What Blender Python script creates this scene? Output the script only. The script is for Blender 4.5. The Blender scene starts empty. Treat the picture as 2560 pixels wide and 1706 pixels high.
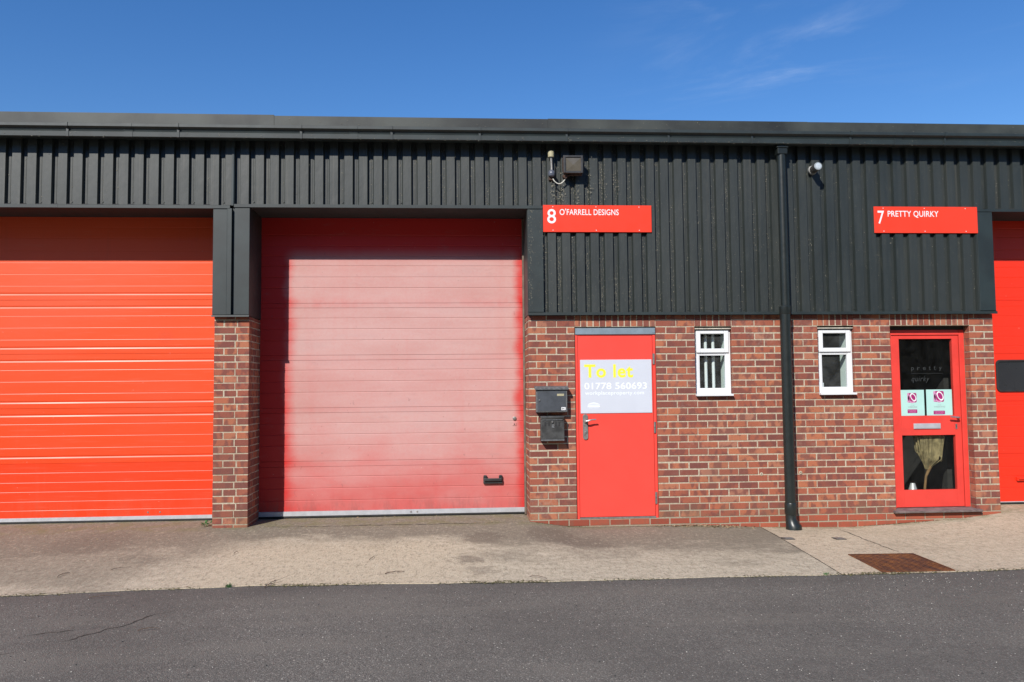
import bpy, math, random
from mathutils import Vector, Matrix
random.seed(8)
rnd = random.uniform
S = bpy.context.scene
COL = S.collection
R = math.radians

# ------------------------------------------------------------------ helpers
class MB:
    """collects faces, builds one mesh object"""
    def __init__(s): s.v=[]; s.f=[]; s.m=[]; s.a=[]
    def face(s, pts, m=0, a=0.0):
        i=len(s.v); s.v += [tuple(p) for p in pts]; s.f.append(tuple(range(i,i+len(pts)))); s.m.append(m); s.a.append(a)
    def box(s, x0,x1,y0,y1,z0,z1, m=0, a=0.0):
        i=len(s.v)
        s.v += [(x0,y0,z0),(x1,y0,z0),(x1,y1,z0),(x0,y1,z0),(x0,y0,z1),(x1,y0,z1),(x1,y1,z1),(x0,y1,z1)]
        for q in ((0,3,2,1),(4,5,6,7),(0,1,5,4),(1,2,6,5),(2,3,7,6),(3,0,4,7)):
            s.f.append(tuple(i+k for k in q)); s.m.append(m); s.a.append(a)
    def prism(s, prof, x0, x1, m=0, closed=True, caps=True, axis='x', a=0.0):
        """prof: list of 2-D points. axis x: (y,z) extruded in x; axis z: (x,y) extruded in z; axis y: (x,z) extruded in y"""
        def P(t,p):
            return (t,p[0],p[1]) if axis=='x' else ((p[0],p[1],t) if axis=='z' else (p[0],t,p[1]))
        n=len(prof); i=len(s.v)
        s.v += [P(x0,p) for p in prof]+[P(x1,p) for p in prof]
        for k in range(n if closed else n-1):
            j=(k+1)%n
            s.f.append((i+k,i+j,i+n+j,i+n+k)); s.m.append(m); s.a.append(a)
        if closed and caps:
            s.f.append(tuple(range(i+n-1,i-1,-1))); s.m.append(m); s.a.append(a)
            s.f.append(tuple(range(i+n,i+2*n))); s.m.append(m); s.a.append(a)
    def tube(s, pts, r, n=12, m=0, caps=True, a=0.0):
        pts=[Vector(p) for p in pts]
        rr = r if isinstance(r,(list,tuple)) else [r]*len(pts)
        rings=[]; up=None
        for k,p in enumerate(pts):
            d=(pts[min(k+1,len(pts)-1)]-pts[max(k-1,0)]).normalized()
            if up is None: up = Vector((0,0,1)) if abs(d.z)<.9 else Vector((0,1,0))
            u=(up-d*up.dot(d)).normalized(); w=d.cross(u); up=u
            i=len(s.v)
            s.v += [tuple(p+(u*math.cos(2*math.pi*q/n)+w*math.sin(2*math.pi*q/n))*rr[k]) for q in range(n)]
            rings.append(i)
        for k in range(len(rings)-1):
            for q in range(n):
                s.f.append((rings[k]+q,rings[k]+(q+1)%n,rings[k+1]+(q+1)%n,rings[k+1]+q)); s.m.append(m); s.a.append(a)
        if caps:
            s.f.append(tuple(rings[0]+q for q in range(n-1,-1,-1))); s.m.append(m); s.a.append(a)
            s.f.append(tuple(rings[-1]+q for q in range(n))); s.m.append(m); s.a.append(a)
    def fit(s):
        s.v=[(x*KD,y,zz(z)) for x,y,z in s.v]; return s
    def build(s, name, mats, parent=None, smooth=False, bevel=0, attr=None, loc=None):
        me=bpy.data.meshes.new(name); 
        off = Vector(loc) if loc else Vector((0,0,0))
        me.from_pydata([tuple(Vector(p)-off) for p in s.v],[],s.f)
        if not isinstance(mats,(list,tuple)): mats=[mats]
        for m in mats: me.materials.append(m)
        me.polygons.foreach_set('material_index', s.m)
        if attr:
            at=me.attributes.new(attr,'FLOAT','FACE'); at.data.foreach_set('value', s.a)
        if smooth:
            me.polygons.foreach_set('use_smooth',[True]*len(s.f))
            try: me.set_sharp_from_angle(angle=R(35))
            except Exception: pass
        me.update()
        o=bpy.data.objects.new(name,me); COL.objects.link(o)
        o.location=off
        if parent: 
            o.parent=parent
            pl = parent.matrix_basis.translation.copy(); q=parent.parent
            while q: pl += q.matrix_basis.translation; q=q.parent
            o.location = off - pl
        if bevel:
            b=o.modifiers.new('bevel','BEVEL'); b.width=bevel; b.segments=2; b.limit_method='ANGLE'; b.angle_limit=R(40)
        return o

def tag(o,label=None,cat=None,group=None,kind=None):
    if label: o['label']=label
    if cat: o['category']=cat
    if group: o['group']=group
    if kind: o['kind']=kind
    return o
def empty(name,loc,label,cat,group=None):
    o=bpy.data.objects.new(name,None); COL.objects.link(o); o.location=loc
    o.empty_display_size=.1
    return tag(o,label,cat,group)

# ------------------------------------------------------------------ materials
class NT:
    def __init__(s,name,world=False):
        if world: s.mat=None; s.t=name.node_tree
        else:
            s.mat=bpy.data.materials.new(name); s.mat.use_nodes=True; s.t=s.mat.node_tree
            s.p=s.t.nodes['Principled BSDF']
    def n(s,typ,inp=None,**kw):
        nd=s.t.nodes.new(typ)
        for k,v in kw.items(): setattr(nd,k,v)
        if inp:
            for k,v in inp.items(): s.set(nd,k,v)
        return nd
    def set(s,nd,k,v):
        sk=nd.inputs[k]
        if isinstance(v,bpy.types.NodeSocket): s.t.links.new(v,sk)
        elif isinstance(v,bpy.types.Node): s.t.links.new(v.outputs[0],sk)
        else:
            if sk.type=='RGBA' and len(v)==3: v=(*v,1)
            sk.default_value=v
    def math(s,op,a,b=0.0,c=0.0,clamp=False):
        nd=s.n('ShaderNodeMath',operation=op,use_clamp=clamp); s.set(nd,0,a); s.set(nd,1,b); s.set(nd,2,c); return nd.outputs[0]
    def mix(s,f,a,b,blend='MIX'):
        nd=s.n('ShaderNodeMix',data_type='RGBA',blend_type=blend); s.set(nd,0,f); s.set(nd,6,a); s.set(nd,7,b); return nd.outputs[2]
    def ramp(s,f,stops,interp='LINEAR'):
        nd=s.n('ShaderNodeValToRGB'); cr=nd.color_ramp; cr.interpolation=interp
        while len(cr.elements)<len(stops): cr.elements.new(.5)
        for e,(p,c) in zip(cr.elements,stops):
            e.position=p; e.color=(c,c,c,1) if isinstance(c,(int,float)) else (*c,1)
        s.set(nd,0,f); return nd.outputs[0]
    def pos(s):
        return s.n('ShaderNodeNewGeometry').outputs['Position']
    def scaled(s,vec,sc):
        nd=s.n('ShaderNodeVectorMath',operation='MULTIPLY'); s.set(nd,0,vec); nd.inputs[1].default_value=sc; return nd.outputs[0]
    def noise(s,vec,scale,detail=4,rough=.55,dist=0.0):
        nd=s.n('ShaderNodeTexNoise',{'Vector':vec,'Scale':scale,'Detail':detail,'Roughness':rough,'Distortion':dist}); return nd.outputs[0]
    def xyz(s,vec):
        nd=s.n('ShaderNodeSeparateXYZ'); s.set(nd,0,vec); return nd.outputs
    def mr(s,v,a,b,c=0.0,d=1.0,smooth=True):
        nd=s.n('ShaderNodeMapRange',{'Value':v,'From Min':a,'From Max':b,'To Min':c,'To Max':d}); 
        nd.interpolation_type='SMOOTHSTEP' if smooth else 'LINEAR'; return nd.outputs[0]
    def bump(s,h,strength=.3,dist=.01,normal=None):
        nd=s.n('ShaderNodeBump',{'Height':h,'Strength':strength,'Distance':dist})
        if normal: s.set(nd,'Normal',normal)
        return nd.outputs[0]
    def P(s,**kw):
        for k,v in kw.items():
            s.set(s.p,{'base':'Base Color','rough':'Roughness','metal':'Metallic','normal':'Normal','spec':'Specular IOR Level','coat':'Coat Weight','croug':'Coat Roughness','emit':'Emission Color','alpha':'Alpha'}[k],v)
        return s.mat

def simple(name,col,rough=.5,metal=0.0,spec=.5,var=.12,scale=6.0,bumps=0.0,bscale=60):
    t=NT(name); p=t.pos()
    n=t.noise(p,scale,5)
    f=t.mr(n,.3,.7,1-var,1+var)
    c=t.n('ShaderNodeVectorMath',operation='MULTIPLY'); t.set(c,0,(*col,)); 
    t.t.links.new(f,c.inputs[1])
    rg=t.math('ADD',t.math('MULTIPLY',t.noise(p,scale*3,4),.16),rough-.08)
    kw=dict(base=c.outputs[0],rough=rg,metal=metal,spec=spec)
    if bumps: kw['normal']=t.bump(t.noise(p,bscale,4),bumps,.004)
    return t.P(**kw)

def m_cladding():
    t=NT('dark_green_plastisol'); p=t.pos()
    x,y,z=t.xyz(p)
    big=t.noise(t.scaled(p,(1.2,1.2,.5)),1.6,5,.6)
    streak=t.noise(t.scaled(p,(22,22,1.1)),1.0,5,.65)
    f=t.math('ADD',t.math('MULTIPLY',big,.6),t.math('MULTIPLY',streak,.4))
    base=t.ramp(f,[(.3,(.0085,.0135,.0125)),(.5,(.0125,.0185,.0170)),(.72,(.022,.029,.026))])
    sheet=t.math('FRACT',t.math('MULTIPLY',t.math('FLOOR',t.math('DIVIDE',t.math('ADD',x,8.37),.96)),.618))
    base=t.mix(t.math('MULTIPLY',sheet,.55),base,(.030,.035,.031))
    run=t.math('MULTIPLY',t.mr(t.noise(t.scaled(p,(30,30,.5)),1.0,4,.6),.55,.70),t.mr(z,2.4,4.2,.15,.6))
    base=t.mix(run,base,(.052,.052,.042))
    # algae / dust film
    d=t.mr(t.noise(t.scaled(p,(9,9,2.5)),2.0,6,.7),.56,.72,0,.55)
    base=t.mix(d,base,(.045,.047,.036))
    sp=t.math('GREATER_THAN',t.noise(p,120,2,.5),.72)
    base=t.mix(t.math('MULTIPLY',sp,.5),base,(.16,.15,.12))
    rg=t.mr(f,.3,.7,.50,.60)
    return t.P(base=base,rough=rg,spec=.78,normal=t.bump(t.noise(t.scaled(p,(3,3,1.5)),2.2,3),.35,.012))

def m_brick():
    t=NT('red_brick'); p=t.pos()
    bv=t.n('ShaderNodeAttribute',attribute_name='bv').outputs['Fac']
    x,y,z=t.xyz(p)
    q=t.n('ShaderNodeCombineXYZ'); t.set(q,0,t.math('ADD',t.math('ADD',x,y),t.math('MULTIPLY',bv,137.0))); t.set(q,1,t.math('MULTIPLY',bv,71.0)); t.set(q,2,t.math('MULTIPLY',z,.6))
    base=t.ramp(bv,[(0.0,(.205,.066,.050)),(.2,(.265,.082,.056)),(.45,(.33,.098,.060)),(.68,(.385,.120,.066)),(.86,(.44,.155,.080)),(1.0,(.37,.16,.105))])
    band=t.mr(t.noise(q.outputs[0],12,1.6,.55),.46,.60,0,.78)
    base=t.mix(band,base,(.175,.062,.052))
    fine=t.noise(p,140,4,.7)
    base=t.mix(t.mr(fine,.55,.75,0,.45),base,(.40,.21,.15))
    base=t.mix(t.mr(t.noise(p,60,4,.65),.57,.69,0,.6),base,(.10,.04,.035))
    base=t.mix(t.mr(t.noise(p,1.1,4,.6),.5,.7,0,.30),base,(.17,.085,.065))
    # pale bloom in patches
    bl=t.math('MULTIPLY',t.mr(t.noise(p,1.7,4,.6),.5,.72,0,.4),t.mr(t.noise(p,30,4,.7),.4,.7))
    base=t.mix(bl,base,(.46,.32,.25))
    # soil splash and algae low down
    low=t.math('MULTIPLY',t.mr(z,.28,-.05,0,.45),t.mr(t.noise(p,5,4,.6),.4,.6))
    base=t.mix(low,base,(.17,.13,.08))
    h=t.math('ADD',t.math('MULTIPLY',t.noise(t.scaled(p,(1,1,1.6)),70,5,.7),.7),t.math('MULTIPLY',t.noise(p,18,2),.3))
    return t.P(base=base,rough=.85,spec=.25,normal=t.bump(h,.75,.005))
def m_base_brick():
    t=NT('smooth_red_plinth_brick'); p=t.pos()
    bv=t.n('ShaderNodeAttribute',attribute_name='bv').outputs['Fac']
    base=t.ramp(bv,[(0,(.25,.055,.032)),(.6,(.33,.075,.042)),(1,(.38,.10,.055))])
    base=t.mix(t.mr(t.noise(p,9,5,.6),.45,.7,0,.45),base,(.16,.10,.065))
    return t.P(base=base,rough=.6,spec=.35,normal=t.bump(t.noise(p,60,4),.3,.003))
def m_mortar():
    t=NT('lime_mortar'); p=t.pos()
    base=t.ramp(t.noise(p,40,5,.7),[(.28,(.30,.25,.18)),(.5,(.50,.43,.32)),(.75,(.64,.57,.45))])
    base=t.mix(t.mr(t.noise(p,2.2,5,.65),.45,.7,0,.5),base,(.30,.22,.155))
    z=t.xyz(p)[2]
    base=t.mix(t.mr(z,.3,-.05,0,.5),base,(.2,.17,.12))
    return t.P(base=base,rough=.95,spec=.1,normal=t.bump(t.noise(p,160,4,.7),.6,.003))

def m_red_door(name,kind):
    """kind 0: orange-red sound paint, 1: chalky faded paint, 2: newer red"""
    t=NT(name); p=t.pos(); x,y,z=t.xyz(p)
    red={0:(.86,.050,.009),1:(.62,.030,.026),2:(.86,.034,.012)}[kind]
    big=t.noise(t.scaled(p,(.5,1,1.2)),1.3,4,.5)
    base=t.mix(t.mr(big,.3,.7,0,.35),red,tuple(c*.86+.012 for c in red))
    rough=.36; spec=.38
    if kind==0:
        # paler upward above the lowest section: the sun's highlight put into the paint
        upper_highlight=t.math('MULTIPLY',t.mr(z,.55,2.9,0,.26,smooth=False),t.math('GREATER_THAN',z,.655))
        base=t.mix(upper_highlight,base,(.80,.27,.13))
        base=t.mix(t.math('MULTIPLY',t.math('GREATER_THAN',z,.655),.35),base,(.84,.085,.014))
        base=t.mix(t.math('MULTIPLY',t.mr(z,.40,.08,0,.30),t.mr(t.noise(t.scaled(p,(2.5,1,1)),3,6,.7),.4,.65)),base,(.42,.10,.05))
        base=t.mix(t.mr(t.noise(t.scaled(p,(14,1,.6)),1.4,5,.65),.54,.72,0,.16),base,(.55,.09,.04))
        sm=t.math('SQRT',t.math('ADD',t.math('POWER',t.math('ADD',x,3.30),2),t.math('POWER',t.math('SUBTRACT',z,2.06),2)))
        base=t.mix(t.mr(sm,.11,.05,0,.28),base,(.55,.07,.03))
        st=t.math('MULTIPLY',t.mr(t.noise(t.scaled(p,(1,1,30)),2.0,5,.6),.56,.7),.2)
        base=t.mix(st,base,(.72,.20,.13))
        rough=t.mr(big,.3,.7,.36,.46)
    if kind==1:
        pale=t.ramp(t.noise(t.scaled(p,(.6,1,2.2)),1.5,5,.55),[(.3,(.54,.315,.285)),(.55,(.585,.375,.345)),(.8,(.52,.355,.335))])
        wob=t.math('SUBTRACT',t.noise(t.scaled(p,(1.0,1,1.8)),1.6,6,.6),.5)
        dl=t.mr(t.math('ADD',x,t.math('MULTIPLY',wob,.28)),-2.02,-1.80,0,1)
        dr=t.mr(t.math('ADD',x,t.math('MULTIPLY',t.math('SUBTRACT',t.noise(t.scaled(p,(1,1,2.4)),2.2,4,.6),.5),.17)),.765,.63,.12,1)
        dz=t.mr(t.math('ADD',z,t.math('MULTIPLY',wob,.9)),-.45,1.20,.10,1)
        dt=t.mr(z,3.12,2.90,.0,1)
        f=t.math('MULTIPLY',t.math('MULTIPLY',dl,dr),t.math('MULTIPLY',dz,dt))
        # paint kept its colour in a band at the uppermost sunny joint and faintly at the others
        for zj,hh,am in ((2.45,.10,.30),(1.82,.05,.10),(1.22,.06,.16),(.61,.07,.20)):
            near=t.mr(t.math('ABSOLUTE',t.math('SUBTRACT',z,zj)),hh,0,0,am)
            side=t.mr(t.math('ABSOLUTE',t.math('ADD',x,.55)),.3,1.4,.35,1)
            f=t.math('SUBTRACT',f,t.math('MULTIPLY',t.math('MULTIPLY',near,side),t.mr(t.noise(p,3.5,4,.6),.3,.6)),clamp=True)
        # each section weathered a little differently
        sec=t.math('FRACT',t.math('MULTIPLY',t.math('FLOOR',t.math('DIVIDE',t.math('SUBTRACT',z,.03),.593)),.618))
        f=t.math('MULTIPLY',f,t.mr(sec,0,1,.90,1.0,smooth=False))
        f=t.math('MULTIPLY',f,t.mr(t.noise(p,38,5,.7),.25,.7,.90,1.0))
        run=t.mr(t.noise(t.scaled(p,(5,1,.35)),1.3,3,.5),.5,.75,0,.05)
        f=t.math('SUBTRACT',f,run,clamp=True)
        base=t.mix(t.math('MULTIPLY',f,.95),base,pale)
        dirt=t.mr(t.noise(t.scaled(p,(1.3,1,4)),2.6,7,.72),.56,.74,0,.20)
        base=t.mix(dirt,base,(.34,.20,.185))
        # grime below the handle and toward the foot
        gr=t.math('MULTIPLY',t.mr(z,.30,.09,0,.35),t.mr(t.noise(t.scaled(p,(3,1,1)),3,6,.7),.42,.65))
        base=t.mix(gr,base,(.22,.09,.08))
        sc=t.math('GREATER_THAN',t.noise(t.scaled(p,(7,1,4)),2.6,3,.6),.715)
        base=t.mix(t.math('MULTIPLY',sc,.28),base,(.22,.10,.09))
        rough=t.mr(f,0,1,.42,.62); spec=.4
    fleck=t.math('GREATER_THAN',t.noise(p,30,2,.5),.775)
    base=t.mix(t.math('MULTIPLY',fleck,.35),base,(.7,.45,.38))
    h=t.noise(t.scaled(p,(.8,1,3)),2.5,3)
    return t.P(base=base,rough=rough,spec=spec,normal=t.bump(h,.12,.01))

def m_concrete(name,light):
    G=1.48
    t=NT(name); p=t.pos(); x,y,z=t.xyz(p)
    grain=t.noise(p,190,3,.7)
    fine=t.noise(t.scaled(p,(1,.55,1)),70,5,.75)
    tamp=t.noise(t.scaled(p,(1,.42,1)),30,4,.7)
    med=t.noise(p,11,6,.75)
    big=t.noise(t.scaled(p,(.55,.8,1)),1.6,6,.62)
    if light:
        base=t.ramp(med,[(.3,(.31,.252,.185)),(.5,(.385,.318,.24)),(.7,(.44,.37,.288))])
        base=t.mix(t.mr(big,.45,.7,0,.5),base,(.27,.222,.165))
    else:
        worn=t.ramp(med,[(.3,(.245,.212,.162)),(.5,(.35,.305,.238)),(.72,(.43,.38,.305))])
        film=t.ramp(t.noise(p,22,6,.75),[(.3,(.115,.100,.078)),(.55,(.165,.143,.113)),(.75,(.215,.188,.15))])
        yy=t.math('ADD',y,t.math('MULTIPLY',t.math('SUBTRACT',big,.5),3.4))
        yy=t.math('ADD',yy,t.math('MULTIPLY',t.math('SUBTRACT',t.noise(p,6,6,.7),.5),.9))
        near=t.mr(yy,-1.9,-.85,0,1)
        cx=t.math('MULTIPLY',t.mr(x,-2.7,-1.7),t.mr(x,.55,-.35))
        near=t.math('SUBTRACT',near,t.math('MULTIPLY',cx,t.mr(t.math('ADD',yy,y),-.9,-1.6,0,.8)),clamp=True)
        cx2=t.mr(x,-1.9,-3.2,0,1)
        near=t.math('MAXIMUM',near,t.math('MULTIPLY',cx2,t.mr(yy,-2.6,-1.6,0,.75)))
        base=t.mix(t.math('MULTIPLY',near,.95),worn,film)
        # warm sandy bloom in front of the middle door
        base=t.mix(t.math('MULTIPLY',cx,t.mr(y,-.5,-1.2,0,.45)),base,(.42,.345,.25))
        for cx0,cy0,r0,am in ((.10,-1.62,.17,.62),(.25,-.75,.26,.6),(.95,-.6,.36,.6),(1.25,-.95,.3,.5),(.2,-2.05,.14,.4),(-3.6,-.6,.5,.4)):
            d=t.math('SQRT',t.math('ADD',t.math('POWER',t.math('SUBTRACT',x,cx0),2),t.math('POWER',t.math('MULTIPLY',t.math('SUBTRACT',y,cy0),.75),2)))
            d=t.math('ADD',d,t.math('MULTIPLY',t.math('SUBTRACT',t.noise(p,8,7,.75),.5),.55))
            base=t.mix(t.mr(d,r0,r0*.5,0,am),base,(.105,.085,.068))
    pit=t.mr(fine,.54,.64,0,.62)
    base=t.mix(t.mr(tamp,.52,.66,0,.50),base,(.15,.125,.098))
    base=t.mix(t.mr(tamp,.46,.34,0,.26),base,(.45,.395,.31))
    base=t.mix(pit,base,(.12,.10,.078))
    base=t.mix(t.mr(grain,.56,.70,0,.45),base,(.10,.085,.068))
    base=t.mix(t.mr(grain,.42,.30,0,.22),base,(.50,.44,.36))
    g=t.math('MULTIPLY',t.mr(y,-.22,-.02),t.mr(t.noise(p,4,5,.6),.42,.62,0,.55))
    base=t.mix(g,base,(.14,.13,.065))
    h=t.math('ADD',t.math('MULTIPLY',tamp,.7),t.math('ADD',t.math('MULTIPLY',fine,.45),t.math('MULTIPLY',grain,.3)))
    vm=t.n('ShaderNodeVectorMath',operation='MULTIPLY'); t.set(vm,0,base); vm.inputs[1].default_value=(G,G*.985,G*.93); base=vm.outputs[0]
    return t.P(base=base,rough=.92,spec=.2,normal=t.bump(h,.8,.012))

def m_asphalt():
    t=NT('asphalt'); p=t.pos(); x,y,z=t.xyz(p)
    v=t.n('ShaderNodeTexVoronoi',{'Vector':p,'Scale':150.0})
    v2=t.n('ShaderNodeTexVoronoi',{'Vector':p,'Scale':85.0})
    r=t.xyz(v.outputs['Color'])[0]
    big=t.noise(p,.55,5,.6)
    med=t.noise(p,5,5,.65)
    base=t.ramp(r,[(0,(.062,.0585,.053)),(.5,(.088,.083,.075)),(.85,(.115,.108,.097)),(.98,(.19,.178,.16))])
    base=t.mix(t.mr(big,.35,.62,0,.48),base,(.062,.058,.053))
    base=t.mix(t.mr(t.noise(t.scaled(p,(.35,1.6,1)),1.3,5,.6),.48,.68,0,.35),base,(.125,.115,.10))
    base=t.mix(t.mr(med,.5,.7,0,.30),base,(.115,.106,.095))
    # dark bitumen strip along the kerbless edge
    base=t.mix(t.mr(t.math('ADD',y,t.math('MULTIPLY',med,.3)),-2.9,-2.3,0,.35),base,(.045,.043,.042))
    r2=t.xyz(v2.outputs['Color'])
    chip=t.math('MULTIPLY',t.math('GREATER_THAN',r2[1],.985),t.math('LESS_THAN',v2.outputs['Distance'],.35))
    base=t.mix(t.math('MULTIPLY',chip,.8),base,(.42,.39,.35))
    hole=t.math('MULTIPLY',t.math('GREATER_THAN',r2[2],.985),t.math('LESS_THAN',v2.outputs['Distance'],.4))
    base=t.mix(hole,base,(.02,.019,.018))
    base=t.mix(t.mr(t.noise(t.scaled(p,(1,.5,1)),30,4,.7),.58,.72,0,.30),base,(.17,.152,.125))
    base=t.mix(t.mr(t.noise(t.scaled(p,(1,.5,1)),26,4,.7),.44,.32,0,.40),base,(.045,.042,.038))
    vm=t.n('ShaderNodeVectorMath',operation='MULTIPLY'); t.set(vm,0,base); vm.inputs[1].default_value=(1.68,1.63,1.54); base=vm.outputs[0]
    h=t.math('ADD',t.math('MULTIPLY',v.outputs['Distance'],-1.0),t.math('MULTIPLY',t.noise(p,60,3),.6))
    return t.P(base=base,rough=.9,spec=.25,normal=t.bump(h,.6,.006))

def m_rust():
    t=NT('rusted_steel_plate'); p=t.pos()
    n=t.noise(t.scaled(p,(3,.8,1)),5,6,.75)
    base=t.ramp(n,[(.25,(.06,.033,.028)),(.45,(.12,.05,.03)),(.58,(.22,.085,.03)),(.75,(.33,.15,.05))])
    base=t.mix(t.mr(t.noise(p,60,4,.7),.6,.72,0,.5),base,(.04,.028,.025))
    return t.P(base=base,rough=.8,spec=.3,metal=.15,normal=t.bump(t.noise(p,70,5,.7),.6,.004))

def m_glass(name,tint=(.85,.9,.88),refl=1.0,dust=.03):
    t=NT(name); out=t.t.nodes['Material Output']
    tr=t.n('ShaderNodeBsdfTransparent',{'Color':tint}); gl=t.n('ShaderNodeBsdfGlossy',{'Color':(1,1,1),'Roughness':.02})
    fr=t.n('ShaderNodeFresnel',{'IOR':1.5}); bf=t.math('SUBTRACT',1.0,t.n('ShaderNodeNewGeometry').outputs['Backfacing'])
    mx=t.n('ShaderNodeMixShader'); t.set(mx,0,t.math('MULTIPLY',t.math('MULTIPLY',fr.outputs[0],refl),bf)); t.set(mx,1,tr.outputs[0]); t.set(mx,2,gl.outputs[0])
    df=t.n('ShaderNodeBsdfDiffuse',{'Color':(.75,.76,.74)}); m2=t.n('ShaderNodeMixShader')
    t.set(m2,0,t.mr(t.noise(t.pos(),9,5,.6),.3,.7,dust*.55,dust*1.5)); t.set(m2,1,mx.outputs[0]); t.set(m2,2,df.outputs[0])
    t.set(out,'Surface',m2.outputs[0]); return t.mat

M=dict(
 clad=m_cladding(), brick=m_brick(), base=m_base_brick(), mortar=m_mortar(),
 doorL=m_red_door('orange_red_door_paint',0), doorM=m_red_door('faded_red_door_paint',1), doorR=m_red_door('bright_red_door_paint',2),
 conc=m_concrete('weathered_concrete',False), concl=m_concrete('pale_concrete',True), asphalt=m_asphalt(), rust=m_rust(),
 glass=m_glass('clear_glass',(.95,.98,.97),.8,.022), dglass=m_glass('door_glass',(.93,.94,.92),.5,.004),
 trim=simple('dark_green_trim',(.014,.023,.023),.53,spec=.72,var=.25,scale=4,bumps=.1,bscale=8),
 fascia=simple('weathered_green_fascia',(.033,.037,.031),.53,spec=.75,var=.62,scale=1.7,bumps=.15,bscale=5),
 pipe=simple('dark_green_plastic',(.015,.019,.018),.36,var=.12,scale=8),
 alu=simple('mill_aluminium',(.56,.57,.60),.45,.35,var=.08,scale=12),
 steel=simple('brushed_steel',(.62,.61,.60),.3,.9,var=.1,scale=20),
 dull=simple('tarnished_zinc',(.26,.25,.235),.5,.5,var=.2,scale=30),
 rubber=simple('black_rubber',(.02,.02,.021),.75,var=.3,scale=9),
 black=simple('black_plastic',(.038,.038,.039),.45,var=.3,scale=12,bumps=.2,bscale=120),
 boxpaint=simple('charcoal_powder_coat',(.066,.073,.084),.42,var=.15,scale=14,bumps=.2,bscale=200),
 boxedge=simple('worn_charcoal_coat',(.12,.124,.128),.5,var=.3,scale=40,bumps=.3,bscale=150),
 upvc=simple('white_upvc',(.80,.81,.82),.3,var=.02,scale=5),
 cream=simple('cream_mastic',(.50,.46,.38),.8,var=.25,scale=25),
 door8=simple('flat_red_door_paint',(.84,.066,.046),.5,var=.04,scale=2,bumps=.05,bscale=40),
 door7=simple('red_door_paint_worn',(.74,.055,.040),.48,var=.07,scale=5,bumps=.08,bscale=30),
 bluegrey=simple('blue_grey_steel_plate',(.20,.26,.31),.5,var=.1,scale=12),
 sign=simple('red_sign_face',(.86,.052,.022),.4,var=.03,scale=3),
 white=simple('white_vinyl',(.83,.83,.84),.5,var=.02,scale=5),
 board=simple('pale_lilac_grey_board',(.60,.63,.70),.5,var=.02,scale=4),
 yellow=simple('yellow_vinyl',(.88,.83,.06),.5,var=.02,scale=5),
 boardwhite=simple('board_white_print',(.85,.90,.95),.5,var=.01,scale=5),
 dark=simple('dark_interior_paint',(.03,.03,.031),.9,var=.2,scale=2),
 plaster=simple('pale_plaster',(.74,.82,.78),.9,var=.06,scale=4),
 wood=simple('weathered_grey_hardwood',(.17,.13,.125),.7,var=.3,scale=14,bumps=.3,bscale=50),
 card=simple('mint_card',(.44,.70,.64),.6,var=.03,scale=5),
 magenta=simple('magenta_print',(.36,.02,.15),.6,var=.05,scale=6),
 pink=simple('pink_print',(.62,.28,.46),.6,var=.05,scale=6),
 greyprint=simple('grey_print',(.30,.36,.36),.6,var=.05,scale=6),
 ghost=simple('frosted_lettering',(.030,.034,.034),.7,var=.1,scale=40),
 label=simple('yellowed_label',(.42,.38,.24),.6,var=.1,scale=30),
 cable=simple('cream_cable',(.62,.60,.52),.5,var=.1,scale=20),
 beige=simple('dried_grass_beige',(.24,.195,.10),.9,var=.35,scale=20),
 stem=simple('brown_stem',(.20,.12,.05),.8,var=.2,scale=20),
 twig=simple('dark_twig_bark',(.10,.065,.045),.85,var=.3,scale=60),
 leafdry=simple('dry_leaf',(.30,.21,.12),.85,var=.45,scale=50),
 debris=simple('cobweb_and_seed_dust',(.21,.195,.15),.9,var=.5,scale=60),
 green=simple('green_leaf',(.055,.16,.045),.5,var=.3,scale=20),
 moss=simple('moss_and_soil',(.11,.10,.04),.95,var=.5,scale=30),
 crack=simple('soil_in_crack',(.05,.042,.032),.95,var=.4,scale=40),
 chip=simple('pale_stone_chip',(.50,.47,.42),.8,var=.25,scale=60),
 darkchip=simple('dark_stone_chip',(.03,.029,.028),.8,var=.25,scale=60),
 lens=simple('smoked_lens',(.13,.115,.09),.22,var=.1,scale=9),
 rusty=simple('rusty_black_metal',(.07,.035,.022),.7,var=.5,scale=40),
 roofm=simple('grey_roof_sheet',(.16,.165,.17),.6,var=.15,scale=1.5),
)

# ------------------------------------------------------------------ building
BL,BR=-8.0,11.0      # building ends
YD=.51               # garage doors set back
KD=(9.112+.51)/(9.112+.30)
zz=lambda v:1.427+(v-1.427)*KD
xx_=lambda v:v*KD
building=empty('industrial_building',(0,0,0),'terraced industrial unit of red brick and dark green ribbed cladding with red doors','building')

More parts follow.
